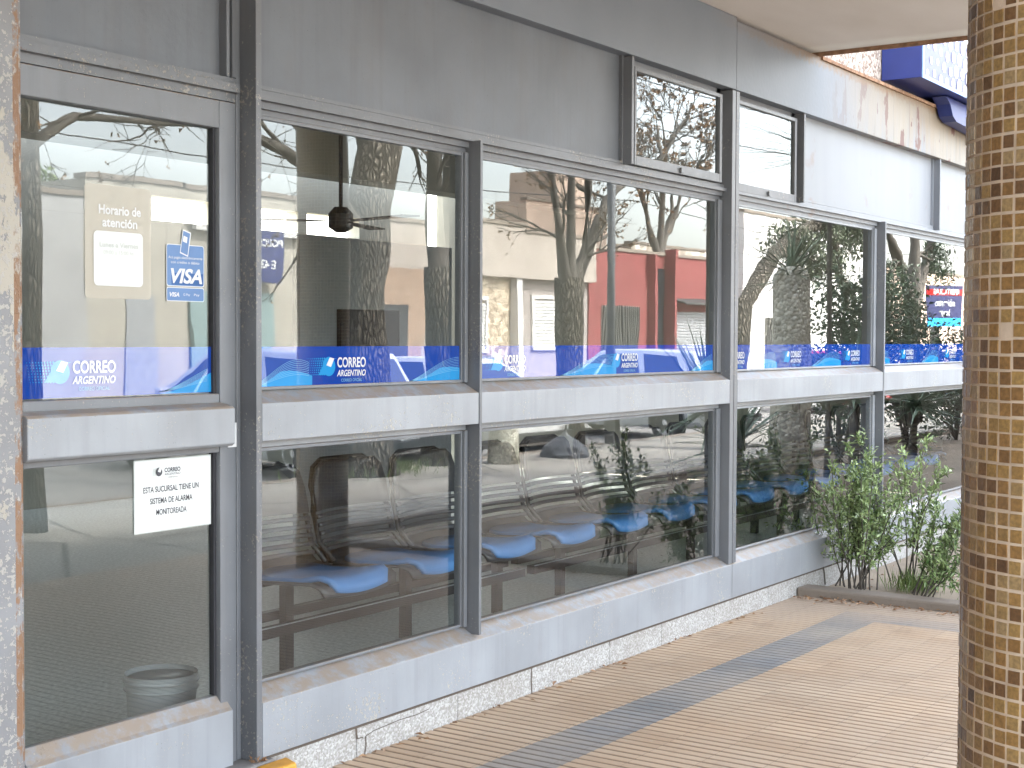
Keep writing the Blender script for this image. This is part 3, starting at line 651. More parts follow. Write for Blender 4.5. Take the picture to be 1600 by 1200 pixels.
# benches: beam seats, shells with slotted lower backs and blue pads
def make_bench():
    b_ = empty('waiting_bench', '', 'bench')
    fm = MB(); fm.box(.04, 2.0, .24, .29, .355, .395); fm.obj('beam', m_brn, b_)
    MB().box(.04, 2.0, .2, .245, .16, .20).box(.04, 2.0, .30, .34, .20, .235).obj('stretcher', m_brn, b_)
    MB().box(.04, 2.0, .235, .2385, .3952, .400).box(.04, 2.0, .198, .2015, .2005, .205).obj('highlight_strip', m_rim, b_)  # light metal strips that paint the highlight along the tube tops
    for lx in (.38, 1.14, 1.85):
        lg = MB(); lg.box(lx-.022, lx+.022, .2465, .2835, .0, .354); lg.obj('leg', m_brn, b_)
    for k in range(4):
        X = .24+k*.51; n1 = 10
        # side profile (y,z): front lip -> seat -> back
        prof = [(-.235, .375), (-.225, .405), (-.19, .420), (-.05, .412), (.10, .402), (.19, .415), (.235, .455), (.255, .52), (.275, .62), (.295, .72), (.305, .79), (.305, .815)]
        wid = [.20, .215, .228, .232, .232, .232, .23, .23, .232, .228, .205, .17]
        sh = MB()
        def grid(cols, p_, wd_, dy=0., dz=0., rows=None, m=0):
            b0 = len(sh.v); K = len(p_)
            for i_ in range(K):
                for c_ in range(cols+1):
                    u = -1+2*c_/cols; cu = .045*u*u
                    yy, zz = p_[i_]; t = i_/(K-1)
                    sh.v.append((X+u*wd_[i_], yy-(cu if t > .55 else 0)+dy, zz+(cu*.35 if t <= .55 else 0)+dz))
            return b0, K
        cols = 10
        def quads(b0, K, r0, r1, m):
            for i_ in range(r0, r1):
                for c_ in range(cols): sh.f.append((b0+i_*(cols+1)+c_, b0+i_*(cols+1)+c_+1, b0+(i_+1)*(cols+1)+c_+1, b0+(i_+1)*(cols+1)+c_)); sh.mi.append(m); sh.t.append(0.)
        b0, K = grid(cols, prof, wid); quads(b0, K, 0, 6, 0); quads(b0, K, 8, 11, 0)
        # slotted band rows 6..8
        zz = []
        for s_ in range(5):
            t0 = s_/5+.02; t1 = t0+.11
            pts = [(prof[6][0]+(prof[8][0]-prof[6][0])*t, prof[6][1]+(prof[8][1]-prof[6][1])*t) for t in (t0, t1)]
            bb = len(sh.v)
            for (yy, z_) in pts:
                for c_ in range(cols+1): u = -1+2*c_/cols; sh.v.append((X+u*.231, yy-.045*u*u, z_))
            for c_ in range(cols): sh.f.append((bb+c_, bb+c_+1, bb+cols+2+c_, bb+cols+1+c_)); sh.mi.append(0); sh.t.append(0.)
        o_ = sh.obj('seat_shell', m_shell, b_, smooth=True, recalc=False)
        so_ = o_.modifiers.new('solid', 'SOLIDIFY'); so_.thickness = .012; so_.offset = 0
        pad = MB(); sh2 = sh; sh = pad
        b0, K = grid(cols, [(-.238, .385), (-.225, .425), (-.19, .438), (-.05, .430), (.10, .418), (.19, .428)], [.14, .165, .18, .185, .18, .16], 0, 0); quads(b0, K, 0, 5, 0)
        pd = pad.obj('seat_pad', m_seatb, o_, smooth=True, recalc=False); so_ = pd.modifiers.new('solid', 'SOLIDIFY'); so_.thickness = .02; so_.offset = 0
        ed = MB(); pts = [(X-.232, .14, .43), (X-.232, .215, .50), (X-.232, .25, .62), (X-.222, .27, .72), (X-.19, .29, .79), (X-.13, .30, .82), (X+.13, .30, .82), (X+.19, .29, .79), (X+.222, .27, .72), (X+.232, .25, .62), (X+.232, .215, .50), (X+.232, .14, .43)]
        ed.tube(pts, .011, 8); ed.obj('edge_rim', m_black, o_, smooth=True)
        MB().box(X-.03, X+.03, .12, .28, .396, .404).obj('bracket', m_brn, o_)
    return b_
b0_ = make_bench(); benches = [b0_]+[copy_tree(b0_) for _ in range(3)]
bl_ = ['bench with blue seats nearest the door behind the narrow window', 'bench with blue seats behind the middle of the wide window', 'bench with blue seats behind the shrub in the far bay', 'farthest bench with blue seats beside the tiled column']
for k, (bb, xx) in enumerate(zip(benches, (3.84, 5.88, 7.92, 9.96))):
    bb.location = (xx, .50, .098); bb['label'] = bl_[k]; bb['group'] = 'benches along the windows inside'
rk = MB()
for (x_, y_) in ((9.05, .95), (9.75, .95), (9.05, 1.5), (9.75, 1.5)): rk.box(x_-.022, x_+.022, y_-.022, y_+.022, .098, 1.12)
for z_ in (.22, 1.02):
    rk.box(9.073, 9.727, .93, .97, z_, z_+.05); rk.box(9.073, 9.727, 1.48, 1.52, z_, z_+.05); rk.box(9.03, 9.07, .973, 1.477, z_, z_+.05); rk.box(9.73, 9.77, .973, 1.477, z_, z_+.05)
tag(rk.obj('metal_table_frame', m_black), 'black metal frame standing inside behind the far bay window', 'frame')

# ============================================================ PLANTS
def leaf(mb, p, d, up, L_, W_, m=0, t=.5, fold=.25):
    d = d.normalized(); s_ = d.cross(up); s_ = s_.normalized() if s_.length > 1e-4 else Vector((1, 0, 0)); n_ = s_.cross(d)
    a = p; b = p+d*L_*.45+s_*W_*.5+n_*W_*fold; c = p+d*L_; e = p+d*L_*.45-s_*W_*.5+n_*W_*fold; mid = p+d*L_*.5
    i = len(mb.v); mb.v += [tuple(a), tuple(b), tuple(c), tuple(e), tuple(mid)]
    mb.f += [(i, i+1, i+4), (i+1, i+2, i+4), (i, i+4, i+3), (i+4, i+2, i+3)]; mb.mi += [m]*4; mb.t += [t]*4
def rv(s=1.): return Vector((random.gauss(0, s), random.gauss(0, s), random.gauss(0, s)))

def shrub(loc, stems, label, seed, hgt, lean=(0, 0), green=.5):
    random.seed(seed); e = empty('shrub', label, 'shrub', loc); st = MB(); lf = MB()
    for k in range(stems):
        a = random.uniform(0, 6.28); sp = random.uniform(.1, .95) if k % 4 else .1; h_ = hgt*random.uniform(.55, 1.)
        p = Vector((random.gauss(0, .035), random.gauss(0, .05), 0)); d = Vector((math.cos(a)*sp*.5+lean[0], math.sin(a)*sp*.75+lean[1], 1)).normalized(); pts = [p.copy()]; L_ = h_/9
        for i in range(9):
            d = (d+rv(.07)+Vector((0, 0, .03))).normalized(); p = p+d*L_; pts.append(p.copy())
        st.tube(pts, [.0042*(1-.75*i/9)+.0008 for i in range(10)], 5)
        def leaves(q, dd, n):
            for _ in range(n):
                o_ = (dd*.5+rv(.6)).normalized(); t = min(1, max(0, random.gauss(green, .25)))
                leaf(lf, q+rv(.006), o_, Vector((0, 0, 1))+rv(.3), random.uniform(.026, .044), random.uniform(.012, .019), 0, t)
        for i in range(3, 10):
            q = pts[i]; dd = (pts[i]-pts[i-1]).normalized(); leaves(q, dd, 3)
            for _ in range(2 if i < 9 else 3):
                td = (dd*.8+rv(.5)).normalized(); tp = [q.copy()]; z_ = q.copy(); tl = random.uniform(.05, .13)
                for s_ in range(5): td = (td+rv(.12)+Vector((0, 0, .06))).normalized(); z_ = z_+td*tl/5; tp.append(z_.copy()); leaves(z_, td, 2)
                st.tube(tp, [.0016, .0015, .0013, .0011, .0009, .0007], 3, cap=False)
    st.obj('stems', m_twig, e); lf.obj('foliage', m_leaf, e, tint=True, recalc=False); return e
shrub((7.80, -.26, .01), 17, 'leafy green shrub against the glass at the garden kerb', 3, .74, (.02, .0), .55)
shrub((7.78, -.62, .01), 9, 'smaller leafy shrub leaning toward the tiled column', 8, .50, (.0, -.42), .4)
shrub((8.15, -.42, .01), 9, 'taller thin shrub behind the two at the kerb', 21, .86, (.03, -.1), .7)
shrub((7.95, -1.3, -.01), 12, 'arching leafy shrub seen only in the lower glass of the middle bay', 57, .80, (-.15, .12), .45)
shrub((7.86, -.08, .01), 6, 'thin shrub with few twigs closest to the window sill', 33, .62, (-.05, .0), .5)
# grass and litter
random.seed(2); gr = MB()
for _ in range(2600):
    x_ = random.uniform(7.7, 12.5); y_ = random.uniform(-3.4, -.05)
    if random.random() > .25+.75*max(0, math.sin(x_*2.1)*math.sin(y_*3.3+1)): continue
    leaf(gr, Vector((x_, y_, -.014)), Vector((random.gauss(0, .4), random.gauss(0, .4), 1)), rv(1), random.uniform(.02, .06), .004, 0, random.random())
for _ in range(260):
    leaf(gr, Vector((8.05+random.gauss(0, .07), -.5+random.gauss(0, .07), -.014)), Vector((random.gauss(0, .3), random.gauss(0, .3), 1)), rv(1), random.uniform(.06, .16), .006, 0, .4+.6*random.random())
for _ in range(500):
    leaf(gr, Vector((12.1+random.gauss(0, .45), -6.7+random.gauss(0, .2), -.06)), Vector((random.gauss(0, .4), random.gauss(0, .4), 1)), rv(1), random.uniform(.06, .18), .012, 0, random.random())
tag(gr.obj('grass', m_grass, tint=True, recalc=False), kind='stuff', label='thin green grass tufts in the dry garden soil', cat='grass')
lt = MB()
for _ in range(420):
    r_ = random.random()
    if r_ < .45: x_, y_, z_ = random.gauss(7.42, .05), random.uniform(-1.6, -.05), .004
    elif r_ < .9: x_, y_, z_ = random.uniform(7.63, 9.5), random.uniform(-3.3, -.1), -.008
    else: x_, y_, z_ = random.uniform(3.4, 7.2), random.gauss(-.045, .02), .003
    leaf(lt, Vector((x_, y_, z_+random.uniform(0, .006))), Vector((random.gauss(0, 1), random.gauss(0, 1), random.uniform(-.05, .2))), Vector((0, 0, 1)), random.uniform(.012, .04), random.uniform(.008, .018), 0, random.random(), .5)
for _ in range(60):
    leaf(lt, Vector((3.245+random.uniform(-.015, .02), random.uniform(-.03, -.005), .106)), rv(1.), Vector((0, 0, 1)), .02, .012, 0, random.random(), .5)
tag(lt.obj('fallen_leaves', m_litter, tint=True, recalc=False), kind='stuff', label='brown fallen leaves gathered along the kerb', cat='leaves')

# sword-leaved plants in the garden
def swords(e, c, n, L0, L1, el, seed, az=(0, 6.28), droop=.5, wid=.03):
    random.seed(seed); mb = MB()
    for _ in range(n):
        a = random.uniform(*az); b_ = R(random.uniform(*el)); d = Vector((math.cos(a)*math.cos(b_), math.sin(a)*math.cos(b_), math.sin(b_))); L_ = random.uniform(L0, L1)
        s_ = d.cross(Vector((0, 0, 1))).normalized(); p = Vector(c)+rv(.03); prev = None; dr = random.uniform(.2, 1.)*droop; t = random.random(); K = 6
        for i in range(K+1):
            w_ = wid*(1-(i/K)**2)*.5+.0008; up_ = s_.cross(d).normalized(); cur = [tuple(p-s_*w_+up_*w_*.35), tuple(p), tuple(p+s_*w_+up_*w_*.35)]
            if prev is not None:
                i0 = len(mb.v); mb.v += prev+cur; mb.f += [(i0, i0+1, i0+4, i0+3), (i0+1, i0+2, i0+5, i0+4)]; mb.mi += [0, 0]; mb.t += [t, t]
            prev = cur; d = (d+Vector((0, 0, -dr*.16))).normalized(); p = p+d*L_/K
    return mb
def yucca(x, y, n, L1, label, seed, zc=.35):
    e = empty('yucca', label, 'yucca', (x, y, .01)); swords(e, (0, 0, zc), n, L1*.55, L1, (-15, 80), seed, wid=.042).obj('leaves', m_sword, e, tint=True, recalc=False)
    MB().tube([(0, 0, 0), (.02, 0, zc*.5), (0, .01, zc)], [.06, .05, .05], 9).obj('stem', m_twig, e)
yucca(11.7, -2.5, 75, .95, 'broad spiky yucca left of the thick palm trunk in the reflection', 4, .75)
yucca(13.9, -2.0, 75, .95, 'spiky yucca right of the thick palm trunk in the reflection', 5, .8)
yucca(10.6, -1.75, 45, .75, 'low drooping yucca reflected in front of the bench', 6, .55)
yucca(17.2, -2.5, 70, 1.0, 'farthest yucca reflected beside the tiled column', 7, .6)
pe = empty('palm_tree', 'short palm with a thick rough grey trunk and fan of spikes above', 'palm', (13.0, -2.3, .01))
MB().tube([(0, 0, 0), (0, 0, .5), (.01, 0, 1.2), (0, 0, 2.0), (0, 0, 2.1)], [.23, .195, .185, .18, .12], 22, jit=.02).obj('trunk', m_trunkstone, pe, smooth=True)
swords(pe, (0, 0, 2.02), 60, .35, .75, (-15, 80), 9, droop=.3, wid=.03).obj('crown', m_sword, pe, tint=True, recalc=False)

def cloud(mb, c, rad, n, L_, W_, t0=.5, drop=0.):
    for _ in range(n):
        d = rv(1).normalized(); r_ = random.random()**.4; p = Vector(c)+Vector((d.x*rad[0], d.y*rad[1], d.z*rad[2]))*r_
        o_ = rv(1)+Vector((0, 0, -drop)); leaf(mb, p, o_, rv(1), L_*random.uniform(.6, 1.3), W_*random.uniform(.7, 1.2), 0, min(1, max(0, random.gauss(t0, .25))))
def bush(x, y, rx, ry, rz, n, label, seed, z=.0, name='hedge_bush', m=m_leafd):
    random.seed(seed); e = empty(name, label, 'bush', (x, y, z)); f = MB(); s_ = MB()
    for k in range(9):
        d = rv(1); d.normalize(); c = Vector((d.x*rx*.6, d.y*ry*.6, rz+d.z*rz*.55)); cloud(f, c, (rx*.55, ry*.55, rz*.5), n//9, .07, .035)
        s_.tube([(0, 0, 0), tuple(c*.5+rv(.05)), tuple(c)], [.02, .012, .005], 5)
    f.obj('foliage', m, e, tint=True, recalc=False); s_.obj('stems', m_twig, e)
de = empty('dracaena', 'tall thin stemmed dracaena whose leaf fan shows in the second vent window', 'dracaena', (13.95, -2.3, .01)); MB().tube([(0, 0, 0), (.03, 0, 1.5), (0, 0, 3.2)], [.035, .03, .03], 10).obj('stem', m_twig, de)
swords(de, (0, 0, 3.25), 110, .8, 1.6, (-10, 60), 19, droop=.08, wid=.022).obj('leaves', m_sword, de, tint=True, recalc=False)
bush(15.8, -2.9, .85, .7, 1.15, 5200, 'dark round evergreen bush reflected right of the palm trunk', 31)
bush(18.4, -3.0, 1.0, .8, 1.15, 5400, 'dark evergreen bush reflected left of the blue banner', 32)
bush(20.6, -3.0, 1.0, .7, .8, 3600, 'farther evergreen bush reflected near the column edge', 33)

# ============================================================ TREES
def tree(name, x, y, z, trunk, limbs, label, seed, depth=4, twig_m=m_twig, r_end=.004, seeds=0, spread=.5, cat='tree', dens=3, L0=.7, leafc=None, leafn=0, shr=.72, up=.05):
    random.seed(seed); e = empty(name, label, cat, (x, y, z)); t = MB(); c = MB(); s_ = MB(); tips = []
    pts, rad = trunk; t.tube(pts, rad, 16, jit=.035)
    def grow(p, d, L_, r_, lev):
        if lev == 0:
            tips.append((p, d)); return
        n = 4; ps = [p.copy()]; rs = [r_]
        for i in range(n):
            d = (d+rv(.11)+Vector((0, 0, up))).normalized(); p = p+d*L_/n; ps.append(p.copy()); rs.append(r_*(1-.4*(i+1)/n))
        c.tube(ps, rs, 6 if r_ > .02 else 4 if r_ > .008 else 3, cap=False)
        k = dens if lev > 1 else dens-1
        for _ in range(k):
            i = random.randint(2, n); nd = (d+rv(spread)).normalized(); grow(ps[i], nd, L_*random.uniform(.6, .9), max(r_end, rs[i]*random.uniform(.45, .65)), lev-1)
        grow(p, (d+rv(.2)).normalized(), L_*shr, max(r_end, rs[-1]*.8), lev-1)
    for (lp, lr, lv) in limbs:
        c.tube(lp, lr, 10, jit=.03)
        for i in range(1, len(lp)):
            d = (Vector(lp[i])-Vector(lp[i-1])).normalized()
            if i < len(lp)-1:
                for _ in range(2): grow(Vector(lp[i]), (d+rv(spread*1.2)).normalized(), L0*.8, lr[i]*.4, lv)
            else:
                for _ in range(3): grow(Vector(lp[i]), (d+rv(spread)).normalized(), L0, lr[i]*.8, lv)
    t.obj('trunk', m_bark, e, smooth=True); c.obj('branches', twig_m, e, smooth=True, recalc=False)
    if seeds:
        for _ in range(seeds):
            p, d = random.choice(tips); q = p+rv(.03)-Vector((0, 0, .03)); r_ = random.uniform(.012, .024)*(3. if r_end > .01 else 1.)
            leaf(s_, q, rv(1), rv(1), r_*2, r_*2, 0, random.random(), .6); leaf(s_, q, rv(1), rv(1), r_*2, r_*2, 0, random.random(), .6)
        s_.obj('seed_pods', m_seed, e, tint=True, recalc=False)['kind'] = 'stuff'
    if leafc:
        f = MB()
        for (p, d) in tips:
            cloud(f, p, (.22, .22, .28), leafn, .11, .028, .5, 1.2)
        f.obj('foliage', leafc, e, tint=True, recalc=False)
    return e
V = Vector
# nearest big dark trunk
tree('street_tree', 11.95, -6.75, -.07, ([V((0, 0, 0)), V((.0, 0, .25)), V((.02, 0, 1.)), V((.0, 0, 2.)), V((.10, 0, 2.9)), V((.32, .0, 3.6))], [.40, .31, .275, .26, .24, .23]),
     [([V((.25, 0, 3.5)), V((.7, .1, 4.2)), V((1.3, .1, 4.9)), V((1.9, 0, 5.8))], [.19, .15, .11, .07], 3), ([V((.25, 0, 3.4)), V((.1, -.2, 4.2)), V((-.3, -.4, 5.1)), V((-.5, -.5, 6.)) ], [.17, .13, .1, .06], 3),
      ([V((.05, 0, 2.5)), V((-.6, .1, 3.0)), V((-1.4, .2, 3.3)), V((-2.3, .1, 3.5)), V((-3.3, .2, 3.7))], [.09, .075, .06, .045, .03], 3)],
     'big leaning tree with furrowed dark bark reflected in the narrow window', 41, seeds=150, dens=2, L0=.8)
# darker twin-stem tree further on
tree('street_tree', 13.5, -6.8, -.07, ([V((0, 0, 0)), V((0, 0, .9)), V((-.12, 0, 1.8)), V((-.16, 0, 2.3))], [.27, .21, .20, .17]),
     [([V((-.16, 0, 2.2)), V((-.35, .1, 3.0)), V((-.3, .1, 4.0)), V((-.5, 0, 5.2))], [.12, .10, .08, .05], 3), ([V((-.12, 0, 2.2)), V((.1, 0, 3.0)), V((.15, 0, 4.)), V((.3, -.1, 5.2))], [.12, .10, .08, .05], 3)],
     'dark forked tree reflected just left of the first mullion', 42, seeds=200, dens=2)
# tree with four upright limbs
tree('street_tree', 17.05, -7.3, -.15, ([V((0, 0, -.1)), V((0, 0, 1.)), V((.0, 0, 1.9)), V((.0, 0, 2.4))], [.23, .18, .18, .20]),
     [([V((-.08, 0, 2.3)), V((-.42, .1, 2.9)), V((-.6, .1, 3.6)), V((-.8, .1, 4.6)), V((-.9, 0, 5.6))], [.095, .06, .052, .04, .03], 3),
      ([V((.0, 0, 2.4)), V((-.14, .1, 3.2)), V((-.12, .1, 4.1)), V((-.05, .1, 5.3))], [.085, .06, .05, .035], 3),
      ([V((.02, 0, 2.35)), V((.3, .05, 2.7)), V((.46, .0, 3.6)), V((.5, 0, 4.8))], [.09, .06, .048, .035], 3),
      ([V((.1, 0, 2.3)), V((.7, -.1, 2.95)), V((1.2, -.1, 3.6)), V((1.9, -.1, 4.0)), V((2.7, -.1, 4.3))], [.11, .085, .065, .05, .035], 3)],
     'bare tree with four pale grey limbs reflected in the wide window', 43, seeds=900, dens=3, L0=.75)
# further bare tree with seed pods, fills vent window
tree('street_tree', 48.0, -22.5, -.1, ([V((0, 0, 0)), V((0, 0, 2.5)), V((0, 0, 4.6))], [.3, .26, .22]),
     [([V((0, 0, 4.5)), V((-.9, 0, 6.0)), V((-1.8, 0, 7.5))], [.15, .11, .07], 4), ([V((0, 0, 4.5)), V((.9, 0, 6.)), V((2.0, 0, 7.5))], [.15, .11, .07], 4), ([V((0, 0, 4.5)), V((-.1, .2, 6.4)), V((.0, .2, 8.6))], [.15, .11, .07], 4)],
     'bare twiggy tree full of brown pods reflected in the vent window', 44, seeds=1500, dens=3, L0=1.5, r_end=.012)
# small sloping tree at the far left of the door reflection
tree('street_tree', 6.95, -5.75, -.07, ([V((0, 0, 0)), V((0, 0, 1.2)), V((.02, 0, 2.2)), V((-.02, 0, 3.4))], [.11, .085, .08, .08]),
     [([V((-.0, 0, 2.85)), V((-.5, 0, 2.75)), V((-1.1, .1, 2.6)), V((-1.8, 0, 2.7))], [.09, .08, .07, .05], 3), ([V((0, 0, 2.9)), V((.5, -.1, 3.2)), V((1.2, -.2, 3.25)), V((2.2, -.3, 3.35))], [.05, .035, .025, .015], 4), ([V((0, 0, 3.3)), V((.1, 0, 4.4)), V((.3, 0, 5.4))], [.09, .07, .05], 3)],
     'slim tree reflected at the left of the door glass', 45, seeds=260, dens=3, L0=.6, shr=.8, spread=.6)
# evergreen with curved limb
tree('evergreen_tree', 17.6, -5.1, -.07, ([V((0, 0, 0)), V((.05, 0, 1.0)), V((.35, 0, 2.0))], [.2, .17, .15]),
     [([V((.3, 0, 1.9)), V((1.1, .1, 2.65)), V((2.2, .1, 3.1)), V((3.6, .1, 3.3)), V((4.6, 0, 3.6))], [.12, .11, .09, .07, .04], 3), ([V((2.9, .1, 3.2)), V((3.3, .1, 3.0)), V((3.6, .1, 2.4))], [.09, .09, .08], 1)],
     'evergreen tree with a long curved limb and hanging foliage reflected in the far bay', 46, dens=3, leafc=m_leafb, leafn=13, L0=.5, up=-.04, twig_m=m_bark)
tree('evergreen_tree', 25.5, -5.3, -.07, ([V((0, 0, 0)), V((0, 0, 1.2)), V((.1, 0, 2.1))], [.2, .16, .14]),
     [([V((.1, 0, 2.0)), V((-.8, 0, 2.9)), V((-1.6, 0, 3.5))], [.12, .09, .06], 2), ([V((.1, 0, 2.0)), V((.8, 0, 3.0)), V((1.4, 0, 4.0))], [.12, .09, .06], 2), ([V((.1, 0, 2.0)), V((.1, 0, 3.0)), V((0, 0, 4.2))], [.12, .09, .06], 2)],
     'dense evergreen street tree reflected farthest right', 47, dens=3, leafc=m_leafd, leafn=34, L0=.75, up=0.)

# ============================================================ STREET THINGS
def wheel(parent, x, y, s):
    w_ = bpy.data.objects.new('wheel', None); col.objects.link(w_); w_.parent = parent; w_.location = (x, y, .31); w_.empty_display_size = .1
    t = MB(); prof = [(.20, -.09), (.27, -.105), (.305, -.08), (.31, 0), (.305, .08), (.27, .105), (.20, .09)]; n = 28
    for k in range(n):
        a0, a1 = 2*math.pi*k/n, 2*math.pi*(k+1)/n
        for (r0, y0), (r1, y1) in zip(prof, prof[1:]): t.face([(r0*math.cos(a0), y0, r0*math.sin(a0)), (r0*math.cos(a1), y0, r0*math.sin(a1)), (r1*math.cos(a1), y1, r1*math.sin(a1)), (r1*math.cos(a0), y1, r1*math.sin(a0))])
    t.obj('tyre', m_tyre, w_, recalc=False, smooth=True)
    r = MB(); yy = s*.092
    for k in range(n):
        a0, a1 = 2*math.pi*k/n, 2*math.pi*(k+1)/n; r.face([(q*math.cos(a), yy, q*math.sin(a)) for q, a in ((.20, a0), (.20, a1), (.175, a1), (.175, a0))], 0); r.face([(q*math.cos(a), yy-s*.05, q*math.sin(a)) for q, a in ((.178, a0), (.178, a1), (0.0, (a0+a1)/2))], 1)
        r.face([(.177*math.cos(a0), yy, .177*math.sin(a0)), (.177*math.cos(a1), yy, .177*math.sin(a1)), (.177*math.cos(a1), yy-s*.05, .177*math.sin(a1)), (.177*math.cos(a0), yy-s*.05, .177*math.sin(a0))], 0)
    for k in range(8):
        a = 2*math.pi*k/8; d = (math.cos(a), math.sin(a)); p = (-d[1], d[0])
        r.face([(d[0]*q+p[0]*e_, yy-s*.006, d[1]*q+p[1]*e_) for q, e_ in ((.03, -.018), (.18, -.026), (.18, .026), (.03, .018))], 0)
    r.face([(.045*math.cos(k*.5236), yy+s*.002, .045*math.sin(k*.5236)) for k in range(12)], 0)
    r.obj('rim', [m_rim, m_black], w_, recalc=False)
def car(label, m, L_=4.1, H_=1.48, W_=1.72, kind='hatch', group='cars parked along the street'):
    """forward is +x, origin at the middle of the rear bumper on the ground"""
    e = empty('parked_car', label, 'car', group=group); hw = W_/2
    belt = .62*H_ if kind != 'suv' else .60*H_
    # body stations: x, z_low, z_top, half width
    if kind == 'sedan': stn = [(0, .42, .78, .72), (.06, .26, .90, .84), (.5, .22, .97, .96), (1.1, .2, .95, 1.), (2.6, .2, .93, 1.), (3.2, .2, .90, .98), (L_-.45, .22, .80, .93), (L_-.1, .25, .66, .82), (L_, .34, .56, .72)]
    else: stn = [(0, .42, .80, .80), (.05, .26, .93, .90), (.4, .22, .96, .97), (1.1, .2, .96, 1.), (2.6, .2, .94, 1.), (3.1, .2, .92, .98), (L_-.4, .22, .84, .93), (L_-.1, .25, .68, .84), (L_, .34, .58, .74)]
    b = MB(); ring = []
    for (x, z0, z1, k) in stn:
        wv = hw*k; r = [(x, -wv*.86, z0), (x, -wv*.97, z0+(z1-z0)*.25), (x, -wv, z0+(z1-z0)*.55), (x, -wv*.96, z0+(z1-z0)*.88), (x, -wv*.86, z1), (x, 0, z1+.02), (x, wv*.86, z1), (x, wv*.96, z0+(z1-z0)*.88), (x, wv, z0+(z1-z0)*.55), (x, wv*.97, z0+(z1-z0)*.25), (x, wv*.86, z0)]
        ring.append(len(b.v)); b.v += r
    K = 11
    for a, c in zip(ring, ring[1:]):
        for k in range(K): k2 = (k+1) % K; b.f.append((a+k, a+k2, c+k2, c+k)); b.mi.append(0); b.t.append(0)
    b.f.append(tuple(ring[0]+k for k in range(K))); b.f.append(tuple(ring[-1]+k for k in reversed(range(K)))); b.mi += [0, 0]; b.t += [0, 0]
    # greenhouse: lower ring / roof ring
    zt = H_; zb = .93
    if kind == 'sedan': xs = (.55, 1.15, 2.35, 3.15)
    elif kind == 'suv': xs = (.12, .42, 2.35, 3.1)
    else: xs = (.12, .42, 2.3, 3.1)
    lo = [(xs[0], hw*.90), (1.2, hw*.95), (2.4, hw*.95), (xs[3], hw*.88)]; up_ = [(xs[1], hw*.72), (1.4, hw*.76), (2.0, hw*.76), (xs[2], hw*.70)]
    gh = MB(); b0 = len(b.v)
    for s_ in (-1, 1):
        for (x, w_) in lo: b.v.append((x, s_*w_, zb))
        for i, (x, w_) in enumerate(up_): b.v.append((x, s_*w_, zt-(.05 if i in (0, 3) else .01)))
    for i in range(3):
        for s_ in (0, 8): b.f.append((b0+s_+i, b0+s_+i+1, b0+s_+4+i+1, b0+s_+4+i)); b.mi.append(0); b.t.append(0)
        b.f.append((b0+4+i, b0+5+i, b0+13+i, b0+12+i)); b.mi.append(0); b.t.append(0)
    b.f.append((b0, b0+4, b0+12, b0+8)); b.f.append((b0+3, b0+7, b0+15, b0+11)); b.mi += [0, 0]; b.t += [0, 0]
    bo = b.obj('body', m, e, smooth=True); bv = bo.modifiers.new('bevel', 'BEVEL'); bv.width = .035; bv.segments = 3; bv.limit_method = 'ANGLE'; bv.angle_limit = R(25)
    def lerp(p, q, t): return p+(q-p)*t
    def surf(s_, xf, t):   # side surface point: xf in 0..3 along, t 0..1 up
        i = min(2, int(xf)); f = xf-i; lx = lerp(lo[i][0], lo[i+1][0], f); lw = lerp(lo[i][1], lo[i+1][1], f); ux = lerp(up_[i][0], up_[i+1][0], f); uw = lerp(up_[i][1], up_[i+1][1], f)
        uz = zt-(.05 if (i == 0 and f < .5) or (i == 2 and f > .5) else .01)
        return V((lerp(lx, ux, t), s_*(lerp(lw, uw, t)+.007), lerp(zb, uz, t)))
    for s_ in (-1, 1):
        for (a, c) in ((.25, 1.0), (1.07, 1.95), (2.04, 2.75)):
            g_ = MB(); g_.face([surf(s_, a, .1), surf(s_, c, .1), surf(s_, c if c < 2.5 else 2.62, .86), surf(s_, a+.08, .86)]); g_.obj('side_window', m_cglass, e, recalc=False)
        mr = MB(); mr.box(xs[3]-.42, xs[3]-.30, min(s_*hw*.98, s_*(hw+.16)), max(s_*hw*.98, s_*(hw+.16)), .93, 1.05); mr.obj('wing_mirror', m, e, bevel=.03)
        hl = MB(); hl.face([(L_-.30, s_*hw*.93, .62), (L_-.05, s_*hw*.80, .62), (L_-.10, s_*hw*.70, .74), (L_-.42, s_*hw*.88, .76)]); hl.obj('headlight', m_lens, e, recalc=False)
        tl = MB(); tl.box(-.005, .10, min(s_*hw*.62, s_*hw*.87), max(s_*hw*.62, s_*hw*.87), .72, .90); tl.obj('tail_light', m_red, e, bevel=.02)
        for hx in (1.25, 2.15): MB().box(hx, hx+.17, min(s_*hw*1., s_*(hw+.02)), max(s_*hw*1., s_*(hw+.02)), .82, .845).obj('door_handle', m, e)
    def endw(x0, w0, x1, w1, dx):
        g_ = MB(); f = lambda t: (lerp(x0, x1, t)+dx, lerp(w0, w1, t)*.86, lerp(zb, zt-.05, t))
        a, c = f(.12), f(.88); g_.face([(a[0], -a[1], a[2]), (a[0], a[1], a[2]), (c[0], c[1], c[2]), (c[0], -c[1], c[2])]); return g_
    endw(xs[0], hw*.9, xs[1], hw*.72, -.008).obj('rear_window', m_cglass, e, recalc=False); endw(xs[3], hw*.88, xs[2], hw*.70, .008).obj('windscreen', m_cglass, e, recalc=False)
    pt = MB(); pt.box(-.012, -.004, -.2, .2, .56, .68); pt.add(([(-.014, .16-i*.032, .585) for i in range(0)], [])); pt.obj('number_plate', m_ink2, e)
    bm_ = MB(); bm_.box(-.03, .06, -hw*.82, hw*.82, .30, .44); bm_.obj('bumper', m_black, e, bevel=.02)
    for wx in (.78, L_-.78):
        for s_ in (-1, 1): wheel(e, wx, s_*(hw-.09), s_)
